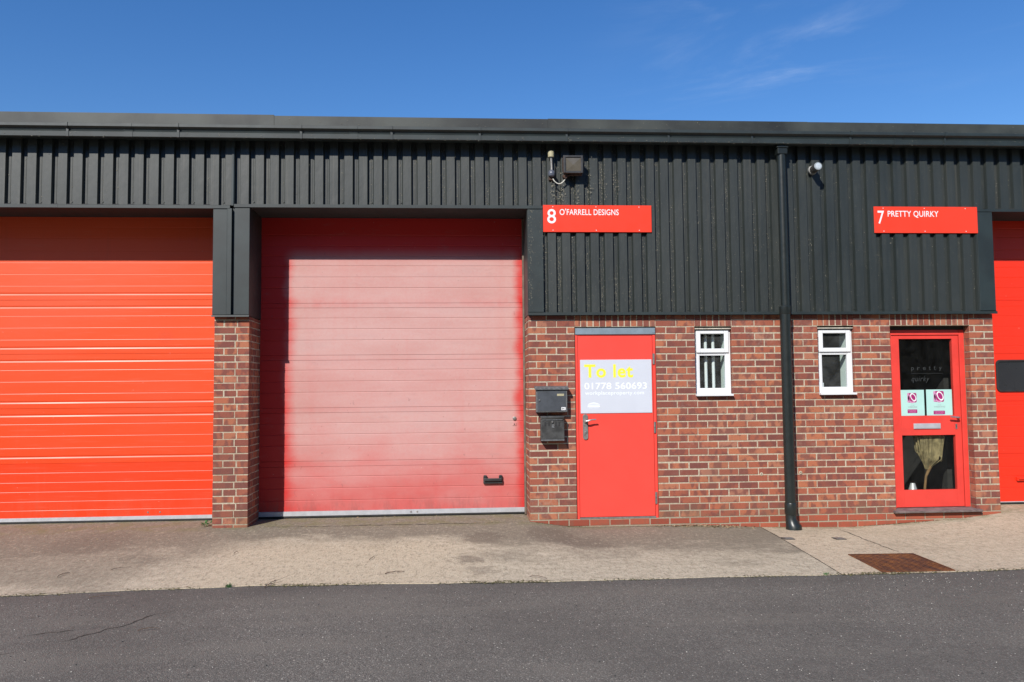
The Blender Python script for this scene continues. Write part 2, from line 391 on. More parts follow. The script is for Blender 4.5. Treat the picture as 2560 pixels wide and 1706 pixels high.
GA=.0757             # brick gauge
def brick(mb,x0,x1,y0,y1,z0,z1,side='y',m=0):
    """one brick with a small arris all round its face; front looks to -y (side y) or +-x"""
    a=random.random()
    j=lambda: rnd(-.0019,.0019)
    mb_a=a
    b=.0034
    x0+=j();x1+=j();z0+=j();z1+=j()
    if side=='y':
        f=y0+rnd(-.0018,.0018)
        o=[(x0,f+b,z0),(x1,f+b,z0),(x1,f+b,z1),(x0,f+b,z1)]
        i=[(x0+b+abs(j()),f,z0+b),(x1-b-abs(j()),f,z0+b),(x1-b-abs(j()),f,z1-b),(x0+b+abs(j()),f,z1-b)]
        k=[(x0,y1,z0),(x1,y1,z0),(x1,y1,z1),(x0,y1,z1)]
    else:
        sx=-1 if side=='-x' else 1
        f=(x0 if sx<0 else x1)+rnd(-.0012,.0012)
        ya,yb=(y1,y0) if sx<0 else (y0,y1)
        d=b if yb>ya else -b
        bk=(x1 if sx<0 else x0)
        o=[(f-sx*b,ya,z0),(f-sx*b,yb,z0),(f-sx*b,yb,z1),(f-sx*b,ya,z1)]
        i=[(f,ya+d,z0+b),(f,yb-d,z0+b),(f,yb-d,z1-b),(f,ya+d,z1-b)]
        k=[(bk,ya,z0),(bk,yb,z0),(bk,yb,z1),(bk,ya,z1)]
    n=len(mb.v); mb.v+=o+i+k
    fs=[(4,5,6,7)]
    for q in range(4):
        r=(q+1)%4
        fs.append((q,r,4+r,4+q)); fs.append((8+q,8+r,r,q))
    for f_ in fs:
        mb.f.append(tuple(n+t for t in f_)); mb.m.append(m); mb.a.append(mb_a)

def lay(mb,x0,x1,opens,zlo=-.2,phase=0.0,ztop=2.25,soldier=True,d=.1025):
    """running bond between x0 and x1, openings [(xa,xb,za,zb)]"""
    k0=math.floor(zlo/GA); k=k0
    while k*GA<ztop-.01:
        za=k*GA+.0045; zb=(k+1)*GA-.0065; zm=(za+zb)/2
        base = k<0
        cuts=[(x0,x1)]
        for (a,b,c,e) in opens:
            top=e
            if c-.01<zm<top: pass
            elif soldier and k>=28: pass
            else: continue
            new=[]
            for (p,q) in cuts:
                if b<=p or a>=q: new.append((p,q)); continue
                if a>p: new.append((p,a))
                if b<q: new.append((b,q))
            cuts=new
        zb2=min(zb,ztop)
        for (p,q) in cuts:
            off=phase+(.1125 if k%2 else 0)
            n=math.floor((p-off)/.225); edges=[p]
            while True:
                n+=1; e=off+n*.225+rnd(-.003,.003)
                if e>=q-.035: break
                if e-edges[-1]>.045: edges.append(e)
            edges.append(q)
            for i in range(len(edges)-1):
                a=edges[i]+(.005 if i else 0); b=edges[i+1]-(.005 if i<len(edges)-2 else 0)
                brick(mb,a,b,0,d,za,zb2,m=1 if base else 0)
        k+=1
    if soldier:
        for (a,b,c,e) in opens:
            if e>ztop or e<2.0: continue
            w=b-a; n=max(2,round(w/.069))
            for i in range(n):
                brick(mb,a+w*i/n+.0045,a+w*(i+1)/n-.0045,0,d,28*GA+.004,ztop)
def core(mb,x0,x1,y0,y1,z0,z1,opens):
    xs=sorted({x0,x1,*[o[0] for o in opens],*[o[1] for o in opens]})
    for a,b in zip(xs,xs[1:]):
        if a<x0 or b>x1: continue
        spans=[(z0,z1)]
        for o in opens:
            if o[0]<=a+1e-6 and o[1]>=b-1e-6:
                ns=[]
                for p,q in spans:
                    if o[2]>p: ns.append((p,min(q,o[2])))
                    if o[3]<q: ns.append((max(p,o[3]),q))
                spans=[s for s in ns if s[1]-s[0]>1e-4]
        for p,q in spans: mb.box(a,b,y0,y1,p,q,m=2)

# ---- long brick wall between the middle and the right-hand garage doors
OP8=(1.312,2.226,0.0,2.118); W1=(2.672,3.094,1.335,2.118); W2=(4.092,4.514,1.335,2.118); OP7=(4.943,5.885,0.0,2.118)
opens=[OP8,W1,W2,OP7]
mb=MB()
lay(mb,.795,6.172,opens,phase=2.685)
mort=[(o[0]-.003,o[1]+.003,o[2]-(0.003 if o[2]>.5 else .0),o[3]+.003) for o in opens]
core(mb,.7975,6.1695,.003,.25,-.3,2.25,mort); mb.box(.7975,.96,.2502,YD,-.3,2.25,m=2); mb.box(6.0,6.1695,.2502,YD,-.3,2.25,m=2)
# return face beside the middle door
k=-3
while k*GA<2.24:
    za=k*GA+.004; zb=min((k+1)*GA-.006,2.25)
    ys=[(.113,.216),(.226,.44),(.45,YD)] if k%2 else [(.113,.328),(.338,YD)]
    for a,b in ys: brick(mb,.795,.85,a,b,za,zb,'-x',m=1 if k<0 else 0)
    k+=1
o=mb.build('brick_wall',[M['brick'],M['base'],M['mortar']],building,attr='bv')
tag(o,'long red brick wall with two doors and two small windows')
# ---- pier between the left and the middle garage doors
mb=MB()
px0,px1=-2.615,-2.243
k=-3
while k*GA<2.24:
    z_off=.018
    za=k*GA+.004+z_off; zb=min((k+1)*GA-.006+z_off,2.25)
    if za>2.24: break
    w=px1-px0
    segs=[0,.105,.247,w] if k%2==0 else [0,.222,w]
    for i in range(len(segs)-1):
        brick(mb,px0+segs[i]+(.005 if i else 0),px0+segs[i+1]-(.005 if i<len(segs)-2 else 0),0,.1025,za,zb,m=0)
    ys=[(.113,.216),(.226,.44),(.45,YD)] if k%2 else [(.113,.328),(.338,YD)]
    for a,b in ys: brick(mb,px1-.06,px1,a,b,za,zb,'x',m=0)
    for a,b in ys: brick(mb,px0,px0+.06,a,b,za,zb,'-x',m=0)
    k+=1
mb.box(px0+.003,px1-.003,.003,YD-.002,-.3,2.25,m=2)
o=mb.build('brick_pier',[M['brick'],M['base'],M['mortar']],building,attr='bv')
# ---- the outer ends of the row
for (a,b) in ((BL,-6.2),(9.3,BR)):
    mb=MB(); lay(mb,a,b,[],phase=a); mb.box(a+.004,b-.004,.005,YD,-.3,2.25,m=2)
    mb.build('brick_wall',[M['brick'],M['base'],M['mortar']],building,attr='bv')
# ---- hidden back, ends, inner floor of the building
mb=MB()
mb.box(BL,BR,10.0,10.2,-.3,4.3); mb.box(BL,BL+.2,YD+.002,9.998,-.3,4.3); mb.box(BR-.2,BR,YD+.002,9.998,-.3,4.3)
mb.build('rear_wall',M['dark'],building)
mb=MB(); mb.box(BL+.2,BR-.2,YD+.08,9.99,-.02,.006); mb.box(4.0,5.99,.26,YD+.07,-.02,.006); mb.build('inner_floor',M['dark'],building)
mb=MB(); mb.box(BL+.25,BR-.25,3.2,3.3,.007,4.25)
for xx in (-2.43,.95,3.6,6.0): mb.box(xx-.05,xx+.05,.65,3.19,.007,4.25)
mb.build('inner_partition',M['dark'],building)

# ---- ribbed cladding
YC,YT=-.052,-.016   # crest / trough
PIT=.16; X0=-4.81
def ribs(mb,xa,xb,z0,z1):
    pts=[]
    n=math.floor((xa-X0)/PIT)-1
    while X0+n*PIT<xb+PIT:
        e=X0+n*PIT        # right edge of a crest
        pts += [(e,YC),(e+.011,YT),(e+.036,YT),(e+.038,YT-.0025),(e+.042,YT-.0025),(e+.044,YT),(e+.057,YT),(e+.070,YC)]
        n+=1
    q=[]
    for i,p in enumerate(pts):
        if xa<=p[0]<=xb: q.append(p)
        if i+1<len(pts):
            r=pts[i+1]
            for c in (xa,xb):
                if p[0]<c<r[0]:
                    t=(c-p[0])/(r[0]-p[0]); q.append((c,p[1]+(r[1]-p[1])*t))
    q.sort(key=lambda t:t[0])
    i=len(mb.v); zs=[z0,z1]
    for z in zs: mb.v += [(x,y,z) for x,y in q]
    n=len(q)
    for k in range(n-1):
        mb.f.append((i+k,i+k+1,i+n+k+1,i+n+k)); mb.m.append(0); mb.a.append(0)
    return q
ZG=3.462   # cladding foot over the garage doors
ZTOP=4.30
def cladding(xa,xb,z0,label=None):
    mb=MB(); ribs(mb,xa,xb,z0,ZTOP)
    # fixings in the troughs
    n=math.floor((xa-X0)/PIT)
    while X0+n*PIT<xb-.07:
        x=X0+n*PIT+.047
        if x>xa+.02:
            for z in (z0+.035,z0+.98 if z0<3 else z0+2,z0+1.75 if z0<3 else z0+.74):
                if z<ZTOP and (n%2==0): mb.box(x-.0055,x+.0055,YT-.007,YT-.001,z-.0055,z+.0055,m=1)
        n+=1
    o=mb.build('ribbed_cladding',[M['clad'],M['fascia']],building)
    if label: tag(o,label)
    return o
cladding(BL,-2.434,ZG); cladding(-2.402,.800,ZG+.008)
cladding(.968,5.992,2.275); 
cladding(.801,.967,3.444); cladding(5.993,BR,3.444)
for a,b in ((BL,-6.2),): pass
# backing behind the sheets so that no light leaks through
mb=MB(); mb.box(BL,BR,-.012,YD-.004,3.47,4.29); mb.box(.80,6.17,-.012,YD-.006,2.256,3.4695); mb.box(-2.61,-2.25,-.012,YD-.006,2.256,3.4695)
mb.box(BL,-6.2,-.012,YD-.006,2.256,3.4695); mb.box(9.3,BR,-.012,YD-.006,2.256,3.4695)
mb.build('cladding_backing',M['dark'],building)
# strip covering the gap above the pier, running up to the gutter
mb=MB(); mb.prism([(-2.434,-.054),(-2.412,-.060),(-2.402,-.054),(-2.402,-.02),(-2.434,-.02)],3.456,4.30,axis='z')
mb.build('joint_strip',M['trim'],building,bevel=.001)

def drip(xa,xb,z0,z1,y0=-.066):
    mb=MB()
    segs=[xa]; 
    while segs[-1]+2.0<xb: segs.append(segs[-1]+1.9+rnd(-.3,.2))
    segs.append(xb)
    for i in range(len(segs)-1):
        a,b=segs[i],segs[i+1]; dz=rnd(-.002,.002); dy=-.0015*(i%2)
        mb.prism([(-.012,z1+dz),(y0+dy,z1-.006+dz),(y0+dy,z0+dz),(y0+.012,z0+.001+dz),(y0+.012,z1-.013+dz),(-.012,z1-.01+dz)],a,b+(.0 if i==len(segs)-2 else .0))
    return mb.build('drip_flashing',M['trim'],building)
drip(BL,-2.445,3.424,3.464); drip(-2.402,.962,3.436,3.476); drip(6.0,BR,3.428,3.462,-.064)
drip(.79,6.186,2.246,2.282,-.070); drip(BL,-6.21,2.246,2.282); drip(9.29,BR,2.246,2.282)
# soffit boards behind the drips, over the garage doors
for a,b in ((-6.2,-2.62),(-2.24,.80),(6.175,9.3)):
    mb=MB(); mb.box(a,b,-.05,YD-.004,3.440,3.4695); mb.build('soffit',M['dark'],building)
# smooth corner flashings
def corner(xa,xb,z0,z1,prof=None):
    mb=MB(); y=-.058
    mb.box(xa,xb,y,-.013,z0,z1)
    return mb
mb=corner(.797,.967,2.283,3.4355)
mb.box(.790,.7965,-.05,YD-.005,2.256,3.4355)
mb.build('corner_flashing',M['trim'],building,bevel=.003)
mb=corner(5.993,6.180,2.283,3.4275); mb.box(6.1805,6.187,-.05,YD-.005,2.256,3.4275); mb.build('corner_flashing',M['trim'],building,bevel=.003)
# pier cladding: two folded sheets with a raised strip and a slot between them
mb=MB()
mb.box(-2.624,-2.474,-.056,-.013,2.266,3.4235); mb.box(-2.474,-2.424,-.063,-.013,2.266,3.4235)
mb.box(-2.398,-2.235,-.056,-.013,2.266,3.4355)
mb.box(-2.424,-2.398,-.02,-.013,2.266,3.4355)
mb.box(-2.2425,-2.236,-.012,YD-.005,2.256,3.4355); mb.box(-2.622,-2.6155,-.012,YD-.005,2.256,3.4235)
mb.build('pier_flashing',M['trim'],building,bevel=.003)
mb=MB(); mb.prism([(-.012,2.265),(-.068,2.262),(-.070,2.243),(-.058,2.243),(-.056,2.252),(-.012,2.252)],-2.628,-2.232)
mb.build('drip_flashing',M['trim'],building)

# ---- fascia (capping) above the gutter and roof
mb=MB()
for a,b,z,yy in ((BL,-5.0,4.447,-.102),(-5.0,-1.97,4.446,-.104),(-1.97,1.03,4.437,-.100),(1.03,4.0,4.441,-.103),(4.0,7.0,4.440,-.100),(7.0,BR,4.442,-.103)):
    mb.prism([(yy,4.20),(yy-.012,z),(.05,z+.004),(.05,4.20)],a,b-.0015)
    n=0; x=a+.25
    while x<b: mb.box(x-.008,x+.008,yy+.03,yy+.046,z,z+.008); x+=.54
mb.build('fascia',M['fascia'],building)
mb=MB(); mb.prism([(.051,4.30),(.051,4.40),(5.2,4.62),(10.3,4.40),(10.3,4.30)],BL-.05,BR+.05); mb.build('roof',M['roofm'],building)
# ---- gutter
mb=MB()
prof=[(-.106,4.25),(-.106,4.17),(-.13,4.152),(-.208,4.150),(-.220,4.158),(-.222,4.206),(-.214,4.214),(-.222,4.240),(-.246,4.252),(-.252,4.258),(-.252,4.288),(-.246,4.291),(-.243,4.286),(-.243,4.262),(-.210,4.244),(-.206,4.212),(-.208,4.165),(-.13,4.162),(-.112,4.172),(-.112,4.25)]
mb.prism(prof,BL,BR)
gut=mb.build('gutter',M['pipe'],building,smooth=True)
gut.data.materials.clear(); gut.data.materials.append(M['trim'])
for i,x in enumerate((-6.3,-5.2,-4.095,-2.951,-1.659,-.69,.266,1.223,2.362,3.31,4.443,5.55,6.7,7.8)):
    mb=MB(); w=.012
    out=[(y-.004 if y<-.12 else y-.002,z-.003 if z<4.2 else z) for y,z in prof[:10]]
    mb.prism([(-.104,4.168),(-.104,4.158),(-.130,4.146),(-.209,4.144),(-.226,4.154),(-.228,4.208),(-.228,4.236),(-.250,4.247),(-.258,4.256),(-.258,4.294),(-.240,4.298),(-.240,4.2915),(-.2525,4.2915),(-.2525,4.258),(-.247,4.2515),(-.2225,4.240),(-.2225,4.158),(-.208,4.1495),(-.130,4.1515)],x-w,x+w)
    mb.build('bracket',M['trim'],gut)
for x in (-3.47,-1.10,5.0):
    mb=MB()
    mb.prism([(-.128,4.148),(-.209,4.1465),(-.2235,4.156),(-.2255,4.207),(-.2195,4.2145),(-.2255,4.238),(-.249,4.2495),(-.2555,4.257),(-.2555,4.289),(-.2525,4.289),(-.2525,4.2585),(-.2465,4.2525),(-.2225,4.2405),(-.2145,4.214),(-.2225,4.206),(-.2205,4.158),(-.208,4.1495),(-.129,4.1515)],x-.045,x+.045)
    mb.build('gutter_joint',M['trim'],gut)

# ---- downpipe
PX=3.666; PY=-.150
mb=MB()
mb.tube([(PX-.002,PY,4.06),(PX,PY,2.29)],.050,28)
mb.tube([(PX-.008,PY,2.30),(PX-.008,PY,.10)],.0585,28)
dp=mb.build('downpipe',M['pipe'],building,smooth=True)
mb=MB(); mb.tube([(PX-.006,PY,2.335),(PX-.006,PY,2.325),(PX-.006,PY,2.25),(PX-.006,PY,2.24)],[.056,.0635,.0635,.060],28); mb.build('collar',M['pipe'],dp,smooth=True)
mb=MB(); mb.box(PX-.058,PX+.052,PY-.055,PY+.045,4.045,4.108); mb.box(PX-.066,PX+.062,PY-.06,PY+.05,4.114,4.130)
mb.box(PX-.045,PX+.04,PY-.04,PY+.035,4.108,4.114); mb.box(PX-.04,PX+.04,PY-.04,PY+.04,4.130,4.156)
mb.build('outlet_box',M['pipe'],dp,bevel=.004)
mb=MB(); mb.tube([(PX-.008,PY,.16),(PX-.008,PY,.15),(PX-.008,PY,.04),(PX-.008,PY,.03)],[.062,.066,.066,.060],28)
mb.tube([(PX-.008,PY,.035),(PX-.008,PY,-.02),(PX,PY-.01,-.07),(PX+.012,PY-.02,-.10),(PX+.012,PY-.02,-.155)],[.0585,.059,.072,.086,.086],28)
mb.build('shoe',M['pipe'],dp,smooth=True)

# ---- sectional garage doors
def door_profile(small,big,joint,z0,z1,bd=.006,sd=.0022,bw=.015,sw=.005,y=YD):
    ev=[(z,sw,sd) for z in small]+[(z,bw,bd) for z in big]+[(z,.0025,.005) for z in joint]
    ev.sort(); pts=[(y,z0)]
    for z,w,d in ev:
        if z-w<=pts[-1][1] or z+w>=z1: continue
        pts+=[(y,z-w),(y+d,z-w*.15),(y+d,z+w*.15),(y,z+w)]
    pts.append((y,z1)); return pts
def garage_door(xa,xb,small,big,joint,mat,zr0,zr1,label,**kw):
    mb=MB(); pr=door_profile(small,big,joint,zr1,3.46,**kw)
    pr=pr+[(YD+.05,3.46),(YD+.05,zr1)]
    mb.prism(pr,xa,xb)
    d=mb.build('garage_door',mat,building); tag(d,label)
    mb=MB(); mb.prism([(YD-.004,zr1-.001),(YD-.008,zr1-.004),(YD-.008,zr0+.004),(YD-.004,zr0),(YD+.04,zr0),(YD+.04,zr1-.001)],xa,xb)
    mb.build('bottom_rail',M['alu'],d)
    mb=MB(); mb.prism([(YD-.001,zr0-.001),(YD-.003,zr0-.014),(YD+.03,zr0-.022),(YD+.036,zr0-.001)],xa,xb); mb.build('rubber_seal',M['rubber'],d)
    return d
sL=[zz(v) for v in (2.888,2.757,2.627,2.293,2.163,2.031,1.696,1.568,1.437,1.103,.973,.843,.573,.469,.368,.264,.167,3.02,3.16,3.28)]
bL=[zz(v) for v in (2.537,2.391,1.940,1.796,1.342,1.198,.743)]
dl=garage_door(-6.2,-2.613,sL,bL,[zz(v) for v in (2.468,1.870,1.273,.672)],M['doorL'],zz(.046),zz(.088),'orange-red sectional garage door with bright horizontal ribs',bd=.0050,bw=.016,sd=.0016)
sM=[zz(v) for v in (3.2,3.08,2.965,2.847,2.720,2.598,2.254,2.131,2.005,1.668,1.542,1.420,1.075,.950,.828,.481,.353,.219)]
bM=[]
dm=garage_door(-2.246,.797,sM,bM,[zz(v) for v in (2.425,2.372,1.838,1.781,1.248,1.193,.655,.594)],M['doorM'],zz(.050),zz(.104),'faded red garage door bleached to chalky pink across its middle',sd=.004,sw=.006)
sR=[zz(v) for v in (2.935,2.834,2.713,2.587,2.473,2.365,2.250,2.125,2.005,1.890,1.300,1.189,1.066,.942,.814,.696,.585,.463,.353,.221,3.05,3.2,3.3)]
dr=garage_door(6.168,9.3,sR,[],[zz(v) for v in (2.44,1.800,1.239,.62)],M['doorR'],zz(.050),zz(.062),'bright red garage door with a black rounded window',sd=.003,sw=.006)
# middle door furniture
mb=MB(); z=.425; yy=YD-.004
for xx in (.312,.488): mb.box(xx-.02,xx+.02,yy-.028,yy,z-.036,z+.036)
mb.box(.300,.500,yy-.052,yy-.026,z-.020,z+.012)
mb.box(.292,.508,yy-.030,yy-.002,z-.050,z-.022); mb.box(.296,.330,yy-.034,yy,z+.024,z+.046); mb.box(.470,.504,yy-.034,yy,z+.024,z+.046)
mb.fit().build('pull_handle',M['black'],dm,bevel=.006)
mb=MB(); mb.tube([(.652,YD,1.106),(.652,YD-.012,1.106),(.652,YD-.016,1.106)],[.021,.021,.014],20); mb.fit().build('lock',M['dull'],dm,smooth=True)
mb=MB(); mb.box(.628,.674,YD-.006,YD-.0005,1.024,1.052); mb.tube([(.651,YD-.006,1.040),(.651,YD-.010,1.040)],.007,12,m=1); mb.fit().build('keyhole_plate',[M['doorM'],M['black']],dm,bevel=.002)
for xx in (-.52,-.45):
    mb=MB(); mb.tube([(xx,YD-.009,.078),(xx,YD-.015,.078)],[.012,.008],12); mb.fit().build('bolt',M['steel'],dm)
for xx in (-3.39,-3.26):
    mb=MB(); mb.tube([(xx,YD,.125),(xx,YD-.006,.125)],[.011,.007],12); mb.fit().build('bolt',M['steel'],dl)
# angle guide beside the faded door
mb=MB(); mb.box(.772,.792,YD-.05,YD-.006,.0,3.43); mb.build('door_guide',simple('brown_dusty_guide',(.16,.12,.09),.7,var=.3,scale=10),dm)
# right door window and handle
def rrect(x0,x1,z0,z1,r,n=6):
    p=[]
    for cx,cz,a0 in ((x1-r,z1-r,0),(x0+r,z1-r,90),(x0+r,z0+r,180),(x1-r,z0+r,270)):
        for i in range(n+1):
            a=R(a0+90*i/n); p.append((cx+r*math.cos(a),cz+r*math.sin(a)))
    return p
def ring(mb,outer,inner,y0,y1,m=0):
    n=len(outer); i=len(mb.v)
    mb.v+=[(x,y0,z) for x,z in outer]+[(x,y0,z) for x,z in inner]+[(x,y1,z) for x,z in outer]+[(x,y1,z) for x,z in inner]
    for k in range(n):
        j=(k+1)%n
        for q in ((k,j,n+j,n+k),(2*n+k,2*n+j,j,k),(n+k,n+j,3*n+j,3*n+k)):
            mb.f.append(tuple(i+t for t in q)); mb.m.append(m); mb.a.append(0)
for xa in (6.385,7.45,8.4):
    xb=xa+.65
    mb=MB(); ring(mb,rrect(xa,xb,1.350,1.728,.05),rrect(xa+.022,xb-.022,1.372,1.706,.035),YD-.018,YD-.0005)
    mb.fit().build('window_frame',M['rubber'],dr,bevel=.003)
    mb=MB(); mb.prism(rrect(xa+.020,xb-.020,1.370,1.708,.036),YD-.006,YD-.001,axis='y')
    mb.fit().build('window_pane',simple('dark_acrylic_pane',(.028,.028,.031),.3,var=.1,scale=3),dr)
mb=MB(); mb.box(6.575,6.78,YD-.03,YD-.001,.30,.345); mb.box(6.59,6.765,YD-.045,YD-.03,.318,.34); mb.fit().build('pull_handle',M['doorR'],dr,bevel=.006)

# ---- windows
def window(op,cards):
    x0,x1,z0,z1=op
    yf=.05
    fr=MB(); fx0,fx1,fz0,fz1=x0+.003,x1-.003,1.367,2.088
    def frame(mb,a,b,c,d,w,y0,y1,wt=None,wb=None):
        wt=wt or w; wb=wb or w
        mb.box(a,a+w,y0,y1,c,d); mb.box(b-w,b,y0,y1,c,d)
        mb.box(a+w,b-w,y0,y1,c,c+wb); mb.box(a+w,b-w,y0,y1,d-wt,d)
    frame(fr,fx0,fx1,fz0,fz1,.050,yf,yf+.07)
    fr.box(fx0+.05,fx1-.05,yf+.002,yf+.068,1.806,1.834)
    fo=fr.build('window',M['upvc'],building,bevel=.003)
    sa=MB(); frame(sa,fx0+.022,fx1-.022,1.8262,fz1-.014,.050,yf-.016,yf-.0005,.034,.046)
    sa.build('top_sash',M['upvc'],fo,bevel=.004)
    be=MB(); frame(be,fx0+.048,fx1-.048,fz0+.046,1.808,.014,yf+.004,yf+.03)
    be.build('glazing_bead',M['upvc'],fo,bevel=.003)
    g=MB(); g.box(fx0+.05,fx1-.05,yf+.030,yf+.036,fz0+.04,1.807); g.box(fx0+.05,fx1-.05,yf+.022,yf+.028,1.834,fz1-.04)
    g.build('pane',M['glass'],fo)
    s=MB(); s.prism([(-.056,1.338),(-.058,1.359),(yf-.001,1.3675),(yf+.06,1.3665),(yf+.06,1.338)],x0-.004,x1-.010); s.build('sill',M['upvc'],fo,bevel=.002)
    c=MB(); c.box(x0+.001,x1-.002,.012,.05,2.0895,2.1025); c.build('head_seal',M['cream'],fo,bevel=.003)
    l=MB(); y0,y1=yf+.0705,.25
    l.box(x1-.052,x1+.03,y0,y1,z0,z1); l.box(x0-.03,x0+.01,y0,y1,z0,z1); l.box(x0+.0105,x1-.0525,y0,y1,z1-.01,z1+.03); l.box(x0+.0105,x1-.0525,y0,y1,z0-.02,z0+.03)
    l.build('reveal_lining',M['plaster'],fo)
    return fo
w1=window(W1,0); tag(w1,'small white framed window with vertical bars behind the glass')
w2=window(W2,1); tag(w2,'small white framed window beside the downpipe with a small card in its corner')
for xx in (2.838,2.925):
    b=MB(); b.tube([(xx,.155,1.37),(xx,.155,2.10)],.018,12); b.build('security_bar',M['upvc'],w1,smooth=True)
b=MB(); b.box(4.155,4.19,.10,.103,1.42,1.475); b.build('card',M['white'],w2)
b=MB(); b.tube([(4.27,.5,1.2),(4.27,.5,1.42),(4.265,.5,1.56),(4.262,.5,1.64)],[.055,.055,.03,.012],16); b.build('bottle',simple('pale_blue_plastic',(.25,.36,.45),.3,var=.1),w2,smooth=True)

# ---- steel door of unit 8
mb=MB(); y=.012
x0,x1=1.318,2.222
mb.box(x0,x0+.027,y,.10,0.0,2.034); mb.box(x1-.030,x1,y,.10,0.0,2.034); mb.box(x0+.0271,x1-.0301,y,.10,2.024,2.034)
d8=mb.build('door',M['door8'],building,bevel=.002); tag(d8,'plain red steel door carrying the letting board')
mb=MB(); mb.box(x0+.0305,x1-.0335,.017,.06,.020,2.0205); mb.build('door_leaf',M['door8'],d8,bevel=.003)
mb=MB(); mb.box(x0+.001,x1-.001,.0,.09,2.0362,2.108); mb.box(x1-.035,x1-.005,-.004,.0,2.05,2.10); mb.build('head_plate',M['bluegrey'],d8,bevel=.003)
mb=MB(); mb.box(x0+.028,x1-.031,.0,.09,.0005,.0165); mb.build('threshold',M['dull'],d8,bevel=.002)
for (a,b) in ((1.70,1.82),(.935,1.058),(.155,.282)):
    mb=MB(); mb.tube([(2.196,.004,a),(2.196,.004,(a+b)/2-.002)],.0085,12); mb.tube([(2.196,.004,(a+b)/2+.002),(2.196,.004,b)],.0085,12)
    mb.box(2.196,2.212,.006,.0115,a,b); mb.build('hinge',M['dull'],d8)
mb=MB(); mb.prism(rrect(1.391,1.447,.870,1.152,.026),.004,.0165,axis='y'); 
mb.tube([(1.420,.004,1.072),(1.420,-.012,1.072)],.019,16)
mb.tube([(1.420,.004,.950),(1.420,-.003,.950)],.013,16); mb.box(1.408,1.419,-.004,.003,.925,.955)
mb.build('handle_plate',M['dull'],d8,bevel=.002)
mb=MB(); mb.tube([(1.420,-.010,1.072),(1.420,-.045,1.074),(1.440,-.052,1.080),(1.480,-.052,1.090),(1.528,-.052,1.092)],[.010,.010,.010,.008,.0075],12); mb.build('lever',M['steel'],d8,smooth=True)

# ---- glazed door of unit 7
def fr4(mb,a,b,c,d,w,y0,y1):
    mb.box(a,a+w,y0,y1,c,d); mb.box(b-w,b,y0,y1,c,d); mb.box(a+w,b-w,y0,y1,d-w,d)
Y7=.10
mb=MB(); fr4(mb,4.947,5.881,.040,2.076,.060,Y7,Y7+.08)
d7=mb.build('door',M['door7'],building,bevel=.004); tag(d7,'red glazed door with silver letter plate and two cards in its upper pane')
a,b=5.012,5.816; yl=Y7+.012
mb=MB()
mb.box(a,5.104,yl,yl+.05,.044,2.012); mb.box(5.741,b,yl,yl+.05,.044,2.012)
mb.box(5.104,5.741,yl,yl+.05,1.972,2.012); mb.box(5.104,5.741,yl,yl+.05,.861,1.085); mb.box(5.104,5.741,yl,yl+.05,.044,.238)
mb.build('door_leaf',M['door7'],d7,bevel=.003)
mb=MB(); mb.box(5.1045,5.7405,yl+.018,yl+.024,1.0855,1.9715); mb.box(5.1045,5.7405,yl+.018,yl+.024,.2385,.8605); mb.build('pane',M['dglass'],d7)
mb=MB(); mb.prism([(-.055,.003),(-.058,.026),(Y7-.001,.038),(Y7+.08,.038),(Y7+.08,.003)],4.903,5.925); mb.build('sill',M['wood'],d7,bevel=.003)
mb=MB(); mb.box(5.240,5.560,yl-.012,yl-.0005,.935,.997); mb.box(5.250,5.550,yl-.016,yl-.0125,.943,.989); mb.build('letter_plate',M['alu'],d7,bevel=.003)
mb=MB(); mb.tube([(5.765,yl,1.062),(5.765,yl-.05,1.062),(5.750,yl-.056,1.064),(5.655,yl-.056,1.072)],[.013,.011,.010,.009],12); mb.build('lever',M['steel'],d7,smooth=True)
mb=MB(); mb.box(5.742,5.762,yl-.006,yl-.0005,.930,.988); mb.box(5.750,5.755,yl-.007,yl-.006,.945,.97,m=1); mb.build('keyhole_plate',[M['steel'],M['black']],d7,bevel=.001)
mb=MB(); mb.box(4.947,5.881,Y7+.001,Y7+.06,2.0762,2.116); mb.build('gap_shade',M['rubber'],d7)  # black strip standing for the shadow gap between frame and lintel

# ------------------------------------------------------------------ lettering
def text_mesh(txt,x0,x1,z0,z1,y,name,mat,parent,bold=.0,extr=.0008,shear=0.0,spacing=1.0,keep=False):
    cu=bpy.data.curves.new('t','FONT'); cu.body=txt; cu.size=1; cu.offset=bold*.55; cu.shear=shear; cu.space_character=spacing; cu.resolution_u=4
    ob=bpy.data.objects.new('t',cu); COL.objects.link(ob)
    dg=bpy.context.evaluated_depsgraph_get()
    me=bpy.data.meshes.new_from_object(ob.evaluated_get(dg))
    bpy.data.objects.remove(ob); bpy.data.curves.remove(cu)
    xs=[v.co.x for v in me.vertices]; ys=[v.co.y for v in me.vertices]
    a,b,c,d=min(xs),max(xs),min(ys),max(ys)
    m=MB()
    for p in me.polygons:
        m.face([(x0+(me.vertices[i].co.x-a)/(b-a)*(x1-x0), y, z0+(me.vertices[i].co.y-c)/(d-c)*(z1-z0)) for i in p.vertices])
    bpy.data.meshes.remove(me)
    return m.build(name,mat,parent)

